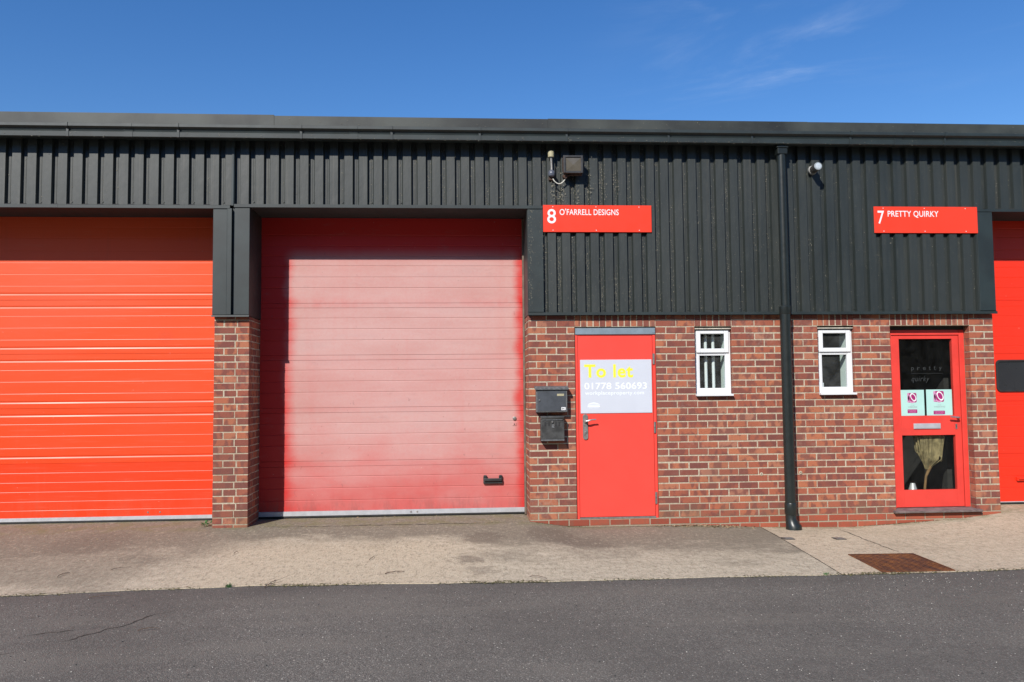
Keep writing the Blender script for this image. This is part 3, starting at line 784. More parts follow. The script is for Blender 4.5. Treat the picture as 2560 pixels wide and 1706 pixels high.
# sign boards
def sign(x0,x1,z0,z1,label,num,nx,word,wx,tail=0):
    s=empty('sign_board',((x0+x1)/2,-.06,z0),label,'sign','red unit name boards on the cladding')
    m=MB(); m.box(x0,x1,-.0665,-.0585,z0,z1); m.build('board',M['sign'],s,bevel=.0015)
    text_mesh(num,nx[0],nx[1],nx[2],nx[3],-.0672,'number',M['white'],s,bold=.012)
    if word[1]=="'":
        text_mesh('O',wx[0],wx[0]+.056,wx[2],wx[3],-.0672,'lettering',M['white'],s,bold=.018)
        q=MB(); q.face([(wx[0]+.0615,-.0672,wx[3]-.018),(wx[0]+.066,-.0672,wx[3]-.018),(wx[0]+.0735,-.0672,wx[3]+.004),(wx[0]+.0635,-.0672,wx[3]+.004)]); q.build('apostrophe',M['white'],s)
        text_mesh(word[2:],wx[0]+.080,wx[1],wx[2]+.001,wx[3]-.001,-.0672,'lettering',M['white'],s,bold=.018,spacing=1.04)
    else: text_mesh(word,wx[0],wx[1],wx[2],wx[3],-.0672,'lettering',M['white'],s,bold=.018,spacing=1.04)
    w=x1-x0
    for fx in (.09,.487,.885):
        for z in (z0+.02,z1-.02):
            m=MB(); m.tube([(x0+w*fx,-.0665,z),(x0+w*fx,-.0695,z)],[.0055,.0035],10); m.build('screw',M['white'],s)
    return s
s8=sign(.968,2.190,3.176,3.479,'red board with white 8 and O\'FARRELL DESIGNS on the cladding above the letting board','8',(1.014,1.112,3.272,3.434),"O'FARRELL DESIGNS",(1.153,1.818,3.366,3.434))
s7=sign(4.768,5.998,3.177,3.482,'red board with white 7 and PRETTY QUIRKY on the cladding above the glazed door','7',(4.811,4.888,3.281,3.433),'PRETTY QUIRKY',(4.930,5.534,3.352,3.433))

# letting board on the steel door
tl=empty('letting_board',(1.77,.016,1.16),'pale grey board reading To let in yellow, fixed to the plain red door','sign')
m=MB(); m.box(1.370,2.174,.010,.0168,1.160,1.754); m.build('board',M['board'],tl,bevel=.001)
text_mesh('To let',1.415,1.965,1.553,1.702,.0094,'lettering',M['yellow'],tl,bold=.05,spacing=1.08)
text_mesh('01778 560693',1.414,2.118,1.424,1.500,.0094,'lettering',M['boardwhite'],tl,bold=.03,spacing=1.02)
text_mesh('workplaceproperty.com',1.420,2.084,1.352,1.406,.0094,'lettering',M['boardwhite'],tl,bold=.02,spacing=1.04)
m=MB(); y=.0094
m.face([(1.445,y,1.258),(1.478,y,1.274),(1.516,y,1.281),(1.552,y,1.274),(1.588,y,1.258),(1.552,y,1.262),(1.516,y,1.268),(1.478,y,1.262)][::-1])
m.box(1.450,1.583,y,y+.0005,1.250,1.2555); m.box(1.448,1.585,y,y+.0005,1.228,1.245); m.box(1.460,1.573,y,y+.0005,1.218,1.221)
m.build('emblem',M['boardwhite'],tl)

# cards in the glazed door
def award(x0,x1,z0,z1,label,big):
    c=empty('window_card',((x0+x1)/2,.138,z0),label,'card','mint cards in the glazed door')
    yy=.1355
    m=MB(); m.box(x0,x1,yy,yy+.0015,z0,z1); m.build('sheet',M['card'],c)
    w=.125 if big else .110; cx=(x0+x1)/2-.005; cz=z1-(.08 if big else .09)
    yy-=.0008
    m=MB(); m.prism(rrect(cx-w/2,cx+w/2,cz-w/2,cz+w/2,.016),yy,yy+.0006,axis='y'); 
    m2=m.build('emblem',M['magenta'],c)
    def ell(mb,ccx,ccz,a,b,w_,tilt,y_,full=360,st=0):
        n=28; o_=[];i_=[]
        for k in range(n+1):
            t=R(st+full*k/n)
            for (L,s_) in ((o_,1),(i_,1-w_)):
                u,v=a*s_*math.cos(t),b*s_*math.sin(t)
                L.append((ccx+u*math.cos(tilt)-v*math.sin(tilt),ccz+u*math.sin(tilt)+v*math.cos(tilt)))
        for k in range(n): mb.face([(o_[k][0],y_,o_[k][1]),(i_[k][0],y_,i_[k][1]),(i_[k+1][0],y_,i_[k+1][1]),(o_[k+1][0],y_,o_[k+1][1])])
    m=MB(); h=w/2
    m.prism(rrect(cx-h,cx-h*.62,cz-h,cz+h,.006),yy-.0006,yy-.0003,axis='y'); ell(m,cx-.004,cz-.012,h*.78,h*.95,.34,R(28),yy-.0006,230,80)
    m.build('pale_swirl',M['pink'],c)
    m=MB(); ell(m,cx+h*.28,cz+.006,h*.56,h*.92,.28,R(28),yy-.001); m.build('ring',M['white'],c)
    f=(.8 if not big else 1.0)
    text_mesh('WEDDING',cx-.062*f,cx+.070*f,z0+.092,z0+.107,yy-.0006,'lettering',M['greyprint'],c)
    text_mesh('THE',cx-.018,cx+.026,z0+.116,z0+.123,yy-.0006,'lettering',M['greyprint'],c)
    m=MB(); bz=z0+(.030 if not big else .012); bw=.058*(1 if not big else 1.18); m.prism(rrect(cx-bw,cx+bw,bz,bz+.042,.006),yy-.0004,yy,axis='y'); m.build('banner',M['magenta'],c)
    text_mesh('NATIONAL' if big else 'REGIONAL',cx-bw*.82,cx+bw*.82,bz+.024,bz+.035,yy-.0008,'lettering',M['pink'],c,bold=.01)
    text_mesh('FINALIST' if big else 'WINNER',cx-bw*.7,cx+bw*.7,bz+.007,bz+.018,yy-.0008,'lettering',M['pink'],c,bold=.01)
    return c
# the cards hang on the outside of the pane line, between pane and bead
award(5.106,5.388,1.0865,1.383,'mint card with magenta emblem, left of the two in the glazed door',False)
award(5.414,5.722,1.0865,1.385,'mint card with a larger magenta emblem, right of the two in the glazed door',True)
for o_ in [q for q in bpy.data.objects if q.name.startswith('window_card')]: o_.location.y-=.012
# faint shop lettering on the pane (its own transfer, part of the door)
yy=.1290
for i,(ch,xx) in enumerate(zip('pretty',(5.250,5.322,5.392,5.462,5.522,5.584))):
    hgt={'p':(1.597,1.645),'r':(1.612,1.645),'e':(1.612,1.645),'t':(1.612,1.655),'y':(1.597,1.645)}[ch]
    text_mesh(ch,xx,xx+(.032 if ch!='t' else .022),hgt[0],hgt[1],yy,'glass_lettering',M['ghost'],d7,bold=.005)
m=MB(); m.box(5.250,5.632,yy,yy+.0004,1.5705,1.5735); m.build('glass_line',M['ghost'],d7)
text_mesh('quirky',5.250,5.465,1.462,1.542,yy,'glass_lettering',M['ghost'],d7,shear=.35,spacing=1.15)

# ------------------------------------------------------------------ post box and ashtray
mbx=empty('mailbox',(1.036,0,1.178),'charcoal metal mailbox with overhanging lid on the brickwork left of the plain door','mailbox')
m=MB(); m.box(.866,1.206,-.098,-.001,1.180,1.422); m.build('body',M['boxedge'],mbx,bevel=.004)
m=MB(); m.box(.878,1.188,-.1025,-.0985,1.192,1.412); m.build('door',M['boxpaint'],mbx,bevel=.002)
m=MB(); m.prism([(-.001,1.468),(-.114,1.452),(-.119,1.446),(-.119,1.425),(-.113,1.425),(-.111,1.438),(-.001,1.446)],.852,1.220); m.build('lid',M['boxedge'],mbx,bevel=.002)
m=MB(); m.tube([(.900,-.1025,1.312),(.900,-.109,1.312)],[.011,.009],14); m.build('lock',M['steel'],mbx)
m=MB(); m.box(1.094,1.170,-.1045,-.1028,1.357,1.381); m.build('name_plate',M['label'],mbx)
m=MB(); m.prism(rrect(1.139,1.186,1.202,1.234,.005),-.1042,-.1028,axis='y'); m.build('sticker',M['white'],mbx)
text_mesh('BK',1.145,1.180,1.208,1.228,-.1048,'sticker_print',M['boxpaint'],mbx,bold=.02)

ash=empty('wall_ashtray',(1.04,0,.862),'black wall ashtray with four slots, under the mailbox','ashtray')
m=MB()
m.prism([(-.001,.864),(-0.1060,.864),(-0.1100,.880),(-0.1040,1.096),(-0.1160,1.112),(-0.1180,1.128),(-0.1120,1.139),(-.001,1.139)],.912,1.170)
m.build('body',simple('scuffed_black_metal',(.058,.058,.057),.38,var=.35,scale=14),ash,bevel=.007)
m=MB(); m.prism([(-0.1105,.868),(-0.1185,.870),(-0.1185,.880),(-0.1105,.884)],.914,1.168); m.build('lower_lip',M['boxedge'],ash,bevel=.002)
m=MB(); m.box(.925,1.150,-0.1145,-0.1070,1.092,1.1005); m.build('upper_rail',M['boxedge'],ash,bevel=.002)
for xx in (.960,1.000,1.075,1.115):
    m=MB(); m.box(xx-.0085,xx+.0085,-0.1085,-0.1075,1.030,1.074); m.build('slot',M['rubber'],ash)
m=MB(); m.tube([(1.036,-0.1075,1.076),(1.036,-0.1200,1.076)],[.014,.011],16); m.tube([(1.052,-0.1085,1.038),(1.052,-0.1140,1.038)],[.010,.008],12); m.build('lock',M['steel'],ash)
m=MB(); m.prism([(1.028,1.010),(1.060,1.010),(1.056,1.050),(1.034,1.050)],-0.1102,-0.1085,axis='y'); m.build('stubber',M['boxedge'],ash)

# ------------------------------------------------------------------ floodlight, detector, sounder
fl=empty('floodlight',(1.30,-.06,3.80),'rusty square floodlight with amber tinted glass on the cladding above the 8 board','floodlight')
m=MB(); m.prism([(-.066,3.985),(-.150,4.012),(-.168,4.004),(-.156,3.818),(-.140,3.812),(-.066,3.86)],1.190,1.408); m.build('housing',M['rusty'],fl,bevel=.006)
m=MB(); 
c0=(1.299,-.150,3.895)
q=[(1.213,-.1665,3.990),(1.386,-.1665,3.990),(1.386,-.158,3.840),(1.213,-.158,3.840)]
for i in range(4): m.face([q[(i+1)%4],q[i],(1.299,-.148 if 0 else -.1595,3.905)])
for i in range(4): m.face([q[(i+1)%4],q[i],(1.299,-.172,3.905)])
m.build('glass',M['lens'],fl)
m=MB(); 
for a_,b_,c_,d_ in ((1.190,1.214,3.815,4.012),(1.384,1.408,3.815,4.012)): m.box(a_,b_,-.1765,-.168,c_,d_)
m.box(1.214,1.384,-.1765,-.168,3.990,4.012); m.box(1.214,1.384,-.1715,-.160,3.815,3.838)
m.build('bezel',M['black'],fl,bevel=.003)
m=MB(); m.tube([(1.205,-.10,3.80),(1.300,-.12,3.806),(1.400,-.11,3.812)],[.014,.010,.016],10); m.tube([(1.215,-.06,3.80),(1.215,-.13,3.79)],.026,12); m.build('bracket',M['rusty'],fl)
dt=empty('motion_detector',(1.065,-.06,3.80),'small grey motion detector under a cream conduit end, left of the floodlight','sensor')
m=MB(); m.tube([(1.062,-.09,4.078),(1.062,-.09,4.070),(1.062,-.09,4.012)],[.030,.036,.034],18); m.build('conduit_end',M['label'],dt,smooth=True)
m=MB(); m.tube([(1.062,-.09,4.012),(1.066,-.09,3.96),(1.068,-.09,3.90),(1.068,-.09,3.85)],[.016,.014,.013,.016],12); m.build('stalk',M['dull'],dt,smooth=True)
m=MB(); 
for i in range(1): m.tube([(1.066,-.09,3.868),(1.066,-.092,3.862),(1.066,-.094,3.845),(1.066,-.095,3.822),(1.066,-.094,3.80),(1.066,-.092,3.788)],[.006,.022,.036,.041,.036,.020],20)
m.build('sensor_head',simple('blue_grey_plastic',(.10,.11,.14),.25,var=.2,scale=20),dt,smooth=True)
m=MB(); m.box(1.035,1.10,-.085,-.052,3.755,3.80); m.build('base',M['rusty'],dt,bevel=.004)
m=MB(); pts=[]
for k in range(17):
    u=k/16; x=1.078+.150*u; z=3.765-.066*math.sin(math.pi*min(1,u*1.0))**.8-.0*u
    pts.append((x,-.105,z+.02*u))
m.tube(pts,.0058,10); cb=m.build('cable',M['cable'],None,smooth=True); tag(cb,'short cream cable looping from the detector to the floodlight','cable')

bl=empty('alarm_sounder',(4.06,-.05,3.90),'small white finned cylinder sticking out of the cladding right of the downpipe','alarm')
ax=Vector((-.02,-1,.03)).normalized(); p0=Vector((4.062,-.052,3.895))
P=lambda t:tuple(p0+ax*t)
m=MB(); m.tube([P(.1745),P(.1795),P(.1810)],[.031,.031,.024],24); m.build('lens',simple('frosted_lens',(.50,.56,.60),.3,var=.1,scale=60),bl,smooth=True)
m=MB(); m.tube([P(0),P(.006),P(.03),P(.034)],[.050,.053,.050,.044],28); m.build('base',simple('grey_plastic_base',(.24,.24,.225),.5,var=.2,scale=30),bl,smooth=True)
m=MB(); m.tube([P(.034),P(.16)],.036,28); m.build('core',M['black'],bl,smooth=True)
m=MB(); u=Vector((1,0,0)); w_=ax.cross(u).normalized(); u=w_.cross(ax).normalized()
for k in range(18):
    a=2*math.pi*k/18; d=u*math.cos(a)+w_*math.sin(a)
    m.tube([tuple(p0+ax*.034+d*.040),tuple(p0+ax*.162+d*.041)],.0034,6)
m.build('fins',M['dull'],bl)
m=MB(); m.tube([P(.158),P(.162),P(.174),P(.178)],[.040,.0435,.0435,.040],28); m.build('cap',simple('grey_translucent_plastic',(.36,.40,.42),.35,var=.1,scale=40),bl,smooth=True)

# ------------------------------------------------------------------ dried bouquet inside the glazed door
bq=empty('dried_bouquet',(5.41,.22,.006),'beige dried grass bouquet on a thin brown stem behind the lower door pane','bouquet')
m=MB()
for i in range(1500):
    u_=random.gauss(0,.42); u_=max(-1.15,min(1.0,u_)); v_=rnd(-1,1)
    top=Vector((5.49+.15*u_,.22+.05*v_,.90+rnd(-.05,.06)-.04*abs(u_)))
    mid=Vector((5.475+.115*u_+rnd(-.01,.01),.22+.05*v_,.60+rnd(-.05,.04)+.08*max(0,-u_)))
    bot=Vector((5.445+.02*u_,.22+rnd(-.01,.01),.46+rnd(0,.04)))
    w=Vector((rnd(.002,.004),rnd(-.003,.003),0))
    if random.random()<.75: m.face([tuple(bot-w*.4),tuple(bot+w*.4),tuple(mid+w),tuple(mid-w)])
    m.face([tuple(mid-w),tuple(mid+w),tuple(top+w*1.6),tuple(top-w*1.6)])
m.build('plumes',M['beige'],bq)
m=MB(); m.tube([(5.41,.22,.03),(5.412,.22,.25),(5.43,.22,.38),(5.48,.22,.48),(5.46,.22,.56)],[.016,.014,.014,.02,.03],10); m.build('stem',M['stem'],bq,smooth=True)
vs=empty('glass_vase',(5.28,.26,.006),'small clear glass vase glinting behind the lower door pane, left of the bouquet','vase')
m=MB(); m.tube([(5.28,.26,.04),(5.28,.26,.06),(5.29,.26,.22),(5.29,.26,.30)],[.07,.09,.05,.025],20); m.build('body',M['alu'],vs,smooth=True)

# ------------------------------------------------------------------ ground
def lerp(a,b,t): return a+(b-a)*t
WZ=[(-12,-.012),(-2.6,-.012),(.8,-.012),(.95,-.035),(1.2,-.072),(1.5,-.085),(2.7,-.09),(3.36,-.125),(4.1,-.14),(4.4,-.146),(4.93,-.12),(5.68,-.075),(6.17,-.022),(6.5,.0),(14,.0)]
def tab(T,x):
    if x<=T[0][0]: return T[0][1]
    for (a,b),(c,d) in zip(T,T[1:]):
        if x<=c: return lerp(b,d,(x-a)/(c-a))
    return T[-1][1]
EDGE=[(-12,-2.75),(-5,-2.62),(-3.46,-2.50),(-2.6,-2.41),(-1.6,-2.36),(-.46,-2.41),(.75,-2.47),(1.8,-2.46),(2.8,-2.47),(4.1,-2.48),(4.7,-2.44),(14,-2.2)]
from mathutils import noise as mn
def gz(x,y):
    w=tab(WZ,x)
    if y>=0:
        return lerp(w,-.006,min(1,y/.45)) if (x<-2.62 or -2.24<x<.79 or x>6.17) else w
    t=min(1,-y/2.3)
    z=lerp(w,-.0955,t**.85)
    return z+.0028*(1-t**4)*mn.noise(Vector((x*1.7,y*1.7,0)))
def edge(x): return tab(EDGE,x)+.016*mn.noise(Vector((x*2.2,1,3)))+.012*mn.noise(Vector((x*6,0,3)))+.008*mn.noise(Vector((x*25,0,7)))
def seam(y): return lerp(3.372,3.114,min(1.2,max(-.2,-y/2.489)))
def slab(name,fx0,fx1,nx,mat,y1=.64):
    m=MB(); ny=26
    P=[[None]*(ny+1) for _ in range(nx+1)]
    i0=0
    for j in range(ny+1):
        for i in range(nx+1):
            v=j/ny
            # first find y, then x between bounds
            xm=None
            y=None
            xg=lerp(fx0(0),fx1(0),i/nx); e=edge(xg)
            y=lerp(e,y1,v)
            x=lerp(fx0(y),fx1(y),i/nx)
            if v==0: y=edge(x)
            m.v.append((x,y,gz(x,y)))
    W=nx+1
    for j in range(ny):
        for i in range(nx):
            m.f.append((j*W+i,j*W+i+1,(j+1)*W+i+1,(j+1)*W+i)); m.m.append(0); m.a.append(0)
    # front lip
    b=len(m.v)
    for i in range(W): x,y,z=m.v[i]; m.v.append((x,y-.004,-.12))
    for i in range(nx): m.f.append((b+i,b+i+1,i+1,i)); m.m.append(0); m.a.append(0)
    o=m.build(name,mat,None,smooth=True); tag(o,kind='structure'); return o
slab('concrete_pavement',lambda y:-12.0,lambda y:seam(y)-.004,300,M['conc'])
slab('concrete_pavement',lambda y:seam(y)+.004,lambda y:13.0,200,M['concl'])
m=MB(); N=40
m.face([(-60,-40,-.100),(60,-40,-.100),(60,-2.2,-.100),(-60,-2.2,-.100)]); 
tag(m.build('road',M['asphalt']),kind='structure')
m=MB(); m.face([(-2500,-2500,-.25),(2500,-2500,-.25),(2500,2500,-.25),(-2500,2500,-.25)])
tag(m.build('ground',simple('field_grass',(.07,.10,.035),.9,var=.3,scale=.3)),kind='structure')

# cracks: ragged ribbons of soil lying in the surface
def ribbon(pts,w,zfun,name,mat,label,cat,step=.025,jit=.012):
    m=MB(); P=[]
    for (a,b) in zip(pts,pts[1:]):
        n=max(2,int(math.dist(a,b)/step))
        for k in range(n): P.append((lerp(a[0],b[0],k/n),lerp(a[1],b[1],k/n)))
    P.append(pts[-1]); L=[];Rr=[]
    n=len(P)
    for k,(x,y) in enumerate(P):
        q=P[min(k+1,n-1)]; p=P[max(k-1,0)]; dx,dy=q[0]-p[0],q[1]-p[1]; l=math.hypot(dx,dy) or 1
        nx_,ny_=-dy/l,dx/l
        o=jit*mn.noise(Vector((x*9,y*9,1)))+jit*.6*mn.noise(Vector((x*31,y*31,4))); ww=w*(.35+.9*abs(mn.noise(Vector((x*14,y*14,9))))*2)*min(1,4*min(k,n-1-k)/n+.1)
        cx,cy=x+nx_*o,y+ny_*o
        L.append((cx+nx_*ww/2,cy+ny_*ww/2)); Rr.append((cx-nx_*ww/2,cy-ny_*ww/2))
    for k in range(n-1):
        q=[L[k],Rr[k],Rr[k+1],L[k+1]]
        m.face([(x,y,zfun(x,y)+.0022) for x,y in q])
    o=m.build(name,mat); tag(o,label,cat); o['kind']='structure'; return o
road=lambda x,y:-.100
ribbon([(4.185,-.06),(4.17,-.34),(4.13,-.8),(4.10,-1.2),(4.068,-1.68)],.016,gz,'slab_crack',M['crack'],None,None)
ribbon([(-2.24,-.012),(-1.2,-.03),(-.2,-.022),(.79,-.03)],.012,gz,'slab_joint',M['crack'],None,None,jit=.02)
ribbon([(3.372,-.02),(3.24,-1.25),(3.115,-2.47)],.012,lambda x,y:gz(x,y)+.0005,'slab_joint',M['crack'],None,None,jit=.002)
ribbon([(-1.98,-3.05),(-2.13,-3.2),(-2.16,-3.34),(-2.28,-3.50),(-2.36,-3.62),(-2.46,-3.75)],.016,road,'road_crack',M['crack'],None,None,jit=.03)
ribbon([(-2.46,-3.47),(-2.60,-3.50),(-2.74,-3.60)],.012,road,'road_crack',M['crack'],None,None,jit=.03)
ribbon([(-2.60,-3.90),(-2.75,-4.02),(-2.9,-4.2)],.012,road,'road_crack',M['crack'],None,None,jit=.03)

# soil and moss along the pavement edge and wall foot
def scatter(name,mat,n,fun,size,label,cat,flat=.25,kind='stuff'):
    m=MB()
    for i in range(n):
        x,y,z=fun()
        a=rnd(0,6.283); s_=rnd(*size); e=rnd(.35,1)
        u=Vector((math.cos(a),math.sin(a),rnd(-flat,flat)))*s_; v=Vector((-math.sin(a)*e,math.cos(a)*e,rnd(-flat,flat)))*s_*.6
        c=Vector((x,y,z+.002+s_*flat*.6))
        m.face([tuple(c-u-v*.3),tuple(c-v),tuple(c+u*.9-v*.2),tuple(c+u*.5+v),tuple(c-u*.6+v*.8)])
    o=m.build(name,mat); tag(o,label,cat,kind=kind); return o
def f_edge():
    while True:
        x=rnd(-5.5,5.6)
        if mn.noise(Vector((x*1.3,5,0)))>rnd(-.25,.45): break
    y=edge(x)-random.gauss(.008,.018); return x,y,(-.100 if y<edge(x) else gz(x,y))
scatter('edge_soil',M['moss'],2600,f_edge,(.003,.014),'thin line of soil and moss along the seam between pavement and asphalt','soil')
def f_wall():
    while True:
        x=rnd(.85,6.1)
        if mn.noise(Vector((x*1.1,9,0)))>rnd(-.3,.5): break
    y=-abs(random.gauss(0,.015))-.004; return x,y,gz(x,y)
scatter('wall_foot_soil',M['moss'],1100,f_wall,(.003,.010),'greenish soil gathered where the brick wall meets the concrete','soil')
def f_leaf():
    x=random.gauss(2.75,.28); y=-abs(random.gauss(0,.06))-.01; return x,y,gz(x,y)
scatter('leaf_litter',M['leafdry'],330,f_leaf,(.006,.020),'dry brown leaf litter against the wall foot below the left window','leaf litter',flat=.5)
def f_step():
    x=rnd(-2.1,.75); y=random.choice([rnd(.40,.50),rnd(-.05,.0)]); return x,y,gz(x,y)
scatter('threshold_litter',M['leafdry'],140,f_step,(.004,.014),'scraps of dry leaf on the sill of the faded garage door','leaf litter',flat=.4)
def f_left():
    x=rnd(-5.2,-2.7); y=rnd(-1.4,.25); return x,y,gz(x,y)
scatter('scattered_leaf_scraps',M['leafdry'],120,f_left,(.004,.013),'scraps of dry leaf on the concrete before the orange-red garage door','leaf litter',flat=.4)
def chips(name,mat,n,fun,size,label,cat):
    m=MB()
    for i in range(n):
        x,y,z=fun(); s_=rnd(*size); h=s_*rnd(.4,.8)
        k=5; a0=rnd(0,6.28); ringp=[(x+s_*rnd(.7,1)*math.cos(a0+6.283*j/k),y+s_*rnd(.7,1)*math.sin(a0+6.283*j/k)) for j in range(k)]
        top=[(lerp(x,p[0],.55),lerp(y,p[1],.55),z+h) for p in ringp]; bot=[(p[0],p[1],z-.001) for p in ringp]
        m.face(top)
        for j in range(k): m.face([bot[j],bot[(j+1)%k],top[(j+1)%k],top[j]])
    o=m.build(name,mat); tag(o,label,cat,kind='stuff'); return o
def f_road():
    y=-2.5-2.6*random.random()**.8
    return rnd(-3.6,5.4),y,-.100
def f_road2():
    return random.gauss(3.7,.5),-2.56-abs(random.gauss(0,.22)),-.100
chips('pale_stone_chips',M['chip'],300,f_road,(.0022,.0055),'tiny pale stone chips sprinkled over the asphalt','gravel')
chips('pale_stone_chips',M['chip'],70,f_road2,(.002,.006),'pale stone chips gathered below the rusty manhole cover','gravel')
chips('dark_stone_chips',M['darkchip'],260,f_road,(.003,.0075),'tiny dark stone chips sprinkled over the asphalt','gravel')

# twigs
TW=[((-1.50,-2.45),(.03,.26),'long forked dark twig across the pavement edge before the faded door',2),
    ((-.60,-2.10),(.16,.05),'short thick brown twig on the pale concrete before the faded door',0),
    ((-.78,-1.60),(.03,.14),'thin curved twig further back on the pale concrete',0),
    ((.58,-2.30),(.14,-.10),'thin straw-like twig on the concrete by the oily stain',0),
    ((-2.05,-3.55),(.12,.03),'short twig lying on the asphalt beside the crack',0),
    ((-2.75,-2.64),(.20,.04),'long thin twig on the asphalt near the pavement edge at left',1),
    ((-3.30,-1.95),(.02,.16),'dark twig on the concrete at the far left',1),
    ((-2.95,-1.75),(.14,.08),'curled pale brown twig on the concrete at left',1),
    ((-2.05,-1.25),(.0,.10),'tiny upright dark twig on the concrete near the pier',0)]
for (x,y),(dx,dy),lab,br in TW:
    z=gz(x,y) if y>edge(x) else -.1
    m=MB(); pts=[]; n=7
    for k in range(n):
        u=k/(n-1); pts.append((x+dx*u+.006*math.sin(u*5+x),y+dy*u,z+.006+.010*math.sin(math.pi*u)+.004*abs(math.sin(u*9))))
    r0=.0045 if 'thick' in lab else .003
    m.tube(pts,[r0*(1-.5*k/(n-1)) for k in range(n)],7)
    for b in range(br):
        p=pts[2+b]; m.tube([p,(p[0]+dy*.3+.02,p[1]+.06*(1 if b else -1)+dy*.3,p[2]+.012)],[.002,.001],6)
    t=m.build('twig',M['twig'],loc=(x,y,z)); tag(t,lab,'twig','twigs lying on the ground')

# weed at the pier and tufts at the seam
wd=empty('weed',(-2.72,.10,gz(-2.7,.10)),'small broad-leaved green weed at the foot of the brick pier','weed')
m=MB(); st=MB()
for k in range(9):
    a=rnd(0,6.28); L=rnd(.03,.075); h=rnd(.015,.055); w=L*.38
    c=Vector((-2.72+rnd(-.035,.035),.08+rnd(-.03,.03),gz(-2.7,.08)+.004)); d=Vector((math.cos(a),math.sin(a),0)); s_=Vector((-d.y,d.x,0))
    tip=c+d*L+Vector((0,0,h)); 
    st.tube([tuple(c),tuple(c+d*L*.3+Vector((0,0,h*.7)))],.0015,5)
    b0=c+d*L*.25+Vector((0,0,h*.6)); mid=c+d*L*.65+Vector((0,0,h*1.15))
    m.face([tuple(b0),tuple(mid-s_*w),tuple(tip),]); m.face([tuple(b0),tuple(tip),tuple(mid+s_*w)])
m.build('leaf',M['green'],wd); st.build('stem',M['green'],wd)
def tuft(x,y,n,hh,label):
    z=-.1; m=MB()
    for i in range(n):
        a=rnd(0,6.28); h=rnd(.4,1)*hh; l=rnd(.2,.9)*hh; w=.0014
        b=Vector((x+random.gauss(0,.010),y+random.gauss(0,.006),z)); t=b+Vector((math.cos(a)*l,math.sin(a)*l,h)); md=b.lerp(t,.55)+Vector((0,0,h*.2))
        s_=Vector((-math.sin(a),math.cos(a),0))*w
        m.face([tuple(b-s_),tuple(b+s_),tuple(md+s_),tuple(md-s_)]); m.face([tuple(md-s_),tuple(md+s_),tuple(t)])
    o=m.build('grass_tuft',M['green'],loc=(x,y,z)); tag(o,label,'grass tuft','grass tufts in the pavement seam')
tuft(-1.80,-2.375,70,.035,'green grass tuft in the seam below the brick pier')
tuft(2.99,-2.475,50,.025,'tiny green grass tuft in the seam left of the manhole cover')

# manhole cover
mc=empty('manhole_cover',(3.82,-2.08,-.1),'rusty rectangular steel manhole cover set in the pale concrete','manhole cover')
C=[(3.550,-1.695),(4.155,-1.715),(4.090,-2.462),(3.470,-2.462)]
def inset(C,d):
    cx=sum(p[0] for p in C)/4; cy=sum(p[1] for p in C)/4
    return [(p[0]+(cx-p[0])*d,p[1]+(cy-p[1])*d) for p in C]
def quadbox(m,C,z0f,h):
    b=[(x,y,z0f(x,y)-.01) for x,y in C]; t=[(x,y,z0f(x,y)+h) for x,y in C]
    m.face(t); 
    for i in range(4): m.face([b[i],b[(i+1)%4],t[(i+1)%4],t[i]])
m=MB()
O=C; I=inset(C,.05)
for i in range(4):
    j=(i+1)%4; m.face([(*p,gz(*p)+.008) for p in (O[i],O[j],I[j],I[i])]); m.face([(O[i][0],O[i][1],gz(*O[i])-.01),(O[j][0],O[j][1],gz(*O[j])-.01),(O[j][0],O[j][1],gz(*O[j])+.008),(O[i][0],O[i][1],gz(*O[i])+.008)])
m.build('frame',M['rust'],mc)
m=MB(); quadbox(m,inset(C,.065),gz,.007)
I2=inset(C,.1)
for a in range(16):
    for b in range(18):
        u,v=(a+.5)/16,(b+.5)/18
        x=lerp(lerp(I2[0][0],I2[1][0],u),lerp(I2[3][0],I2[2][0],u),v); y=lerp(lerp(I2[0][1],I2[1][1],u),lerp(I2[3][1],I2[2][1],u),v)
        z=gz(x,y)+.0072; s_=.011; d=1 if (a+b)%2 else -1
        p=[(x-s_,y-s_*d*.6-.003,z),(x+s_,y+s_*d*.6-.003,z),(x+s_,y+s_*d*.6+.003,z),(x-s_,y-s_*d*.6+.003,z)]
        m.face([(q[0],q[1],q[2]+.0025) for q in p])
        for i in range(4): j=(i+1)%4; m.face([p[i],p[j],(p[j][0],p[j][1],z+.0025),(p[i][0],p[i][1],z+.0025)])
m.build('plate',M['rust'],mc)
# two little cast covers in the pale slab
for (cx,cy,lab) in ((3.355,-.80,'small dark square cover in the concrete at the foot of the downpipe'),(3.88,-.82,'small dark square cover in the concrete between downpipe and slab crack')):
    e=empty('access_cover',(cx,cy,gz(cx,cy)),lab,'drain cover','small dark covers in the pale slab')
    m=MB(); s_=.055; quadbox(m,[(cx-s_,cy+s_),(cx+s_,cy+s_),(cx+s_,cy-s_),(cx-s_,cy-s_)],gz,.006); m.build('rim',M['black'],e)
    m=MB(); s_=.044; quadbox(m,[(cx-s_,cy+s_),(cx+s_,cy+s_),(cx+s_,cy-s_),(cx-s_,cy-s_)],gz,.009); m.box(cx-.012,cx+.012,cy-.004,cy+.004,gz(cx,cy)+.0092,gz(cx,cy)+.012); m.build('lid',M['dull'],e)

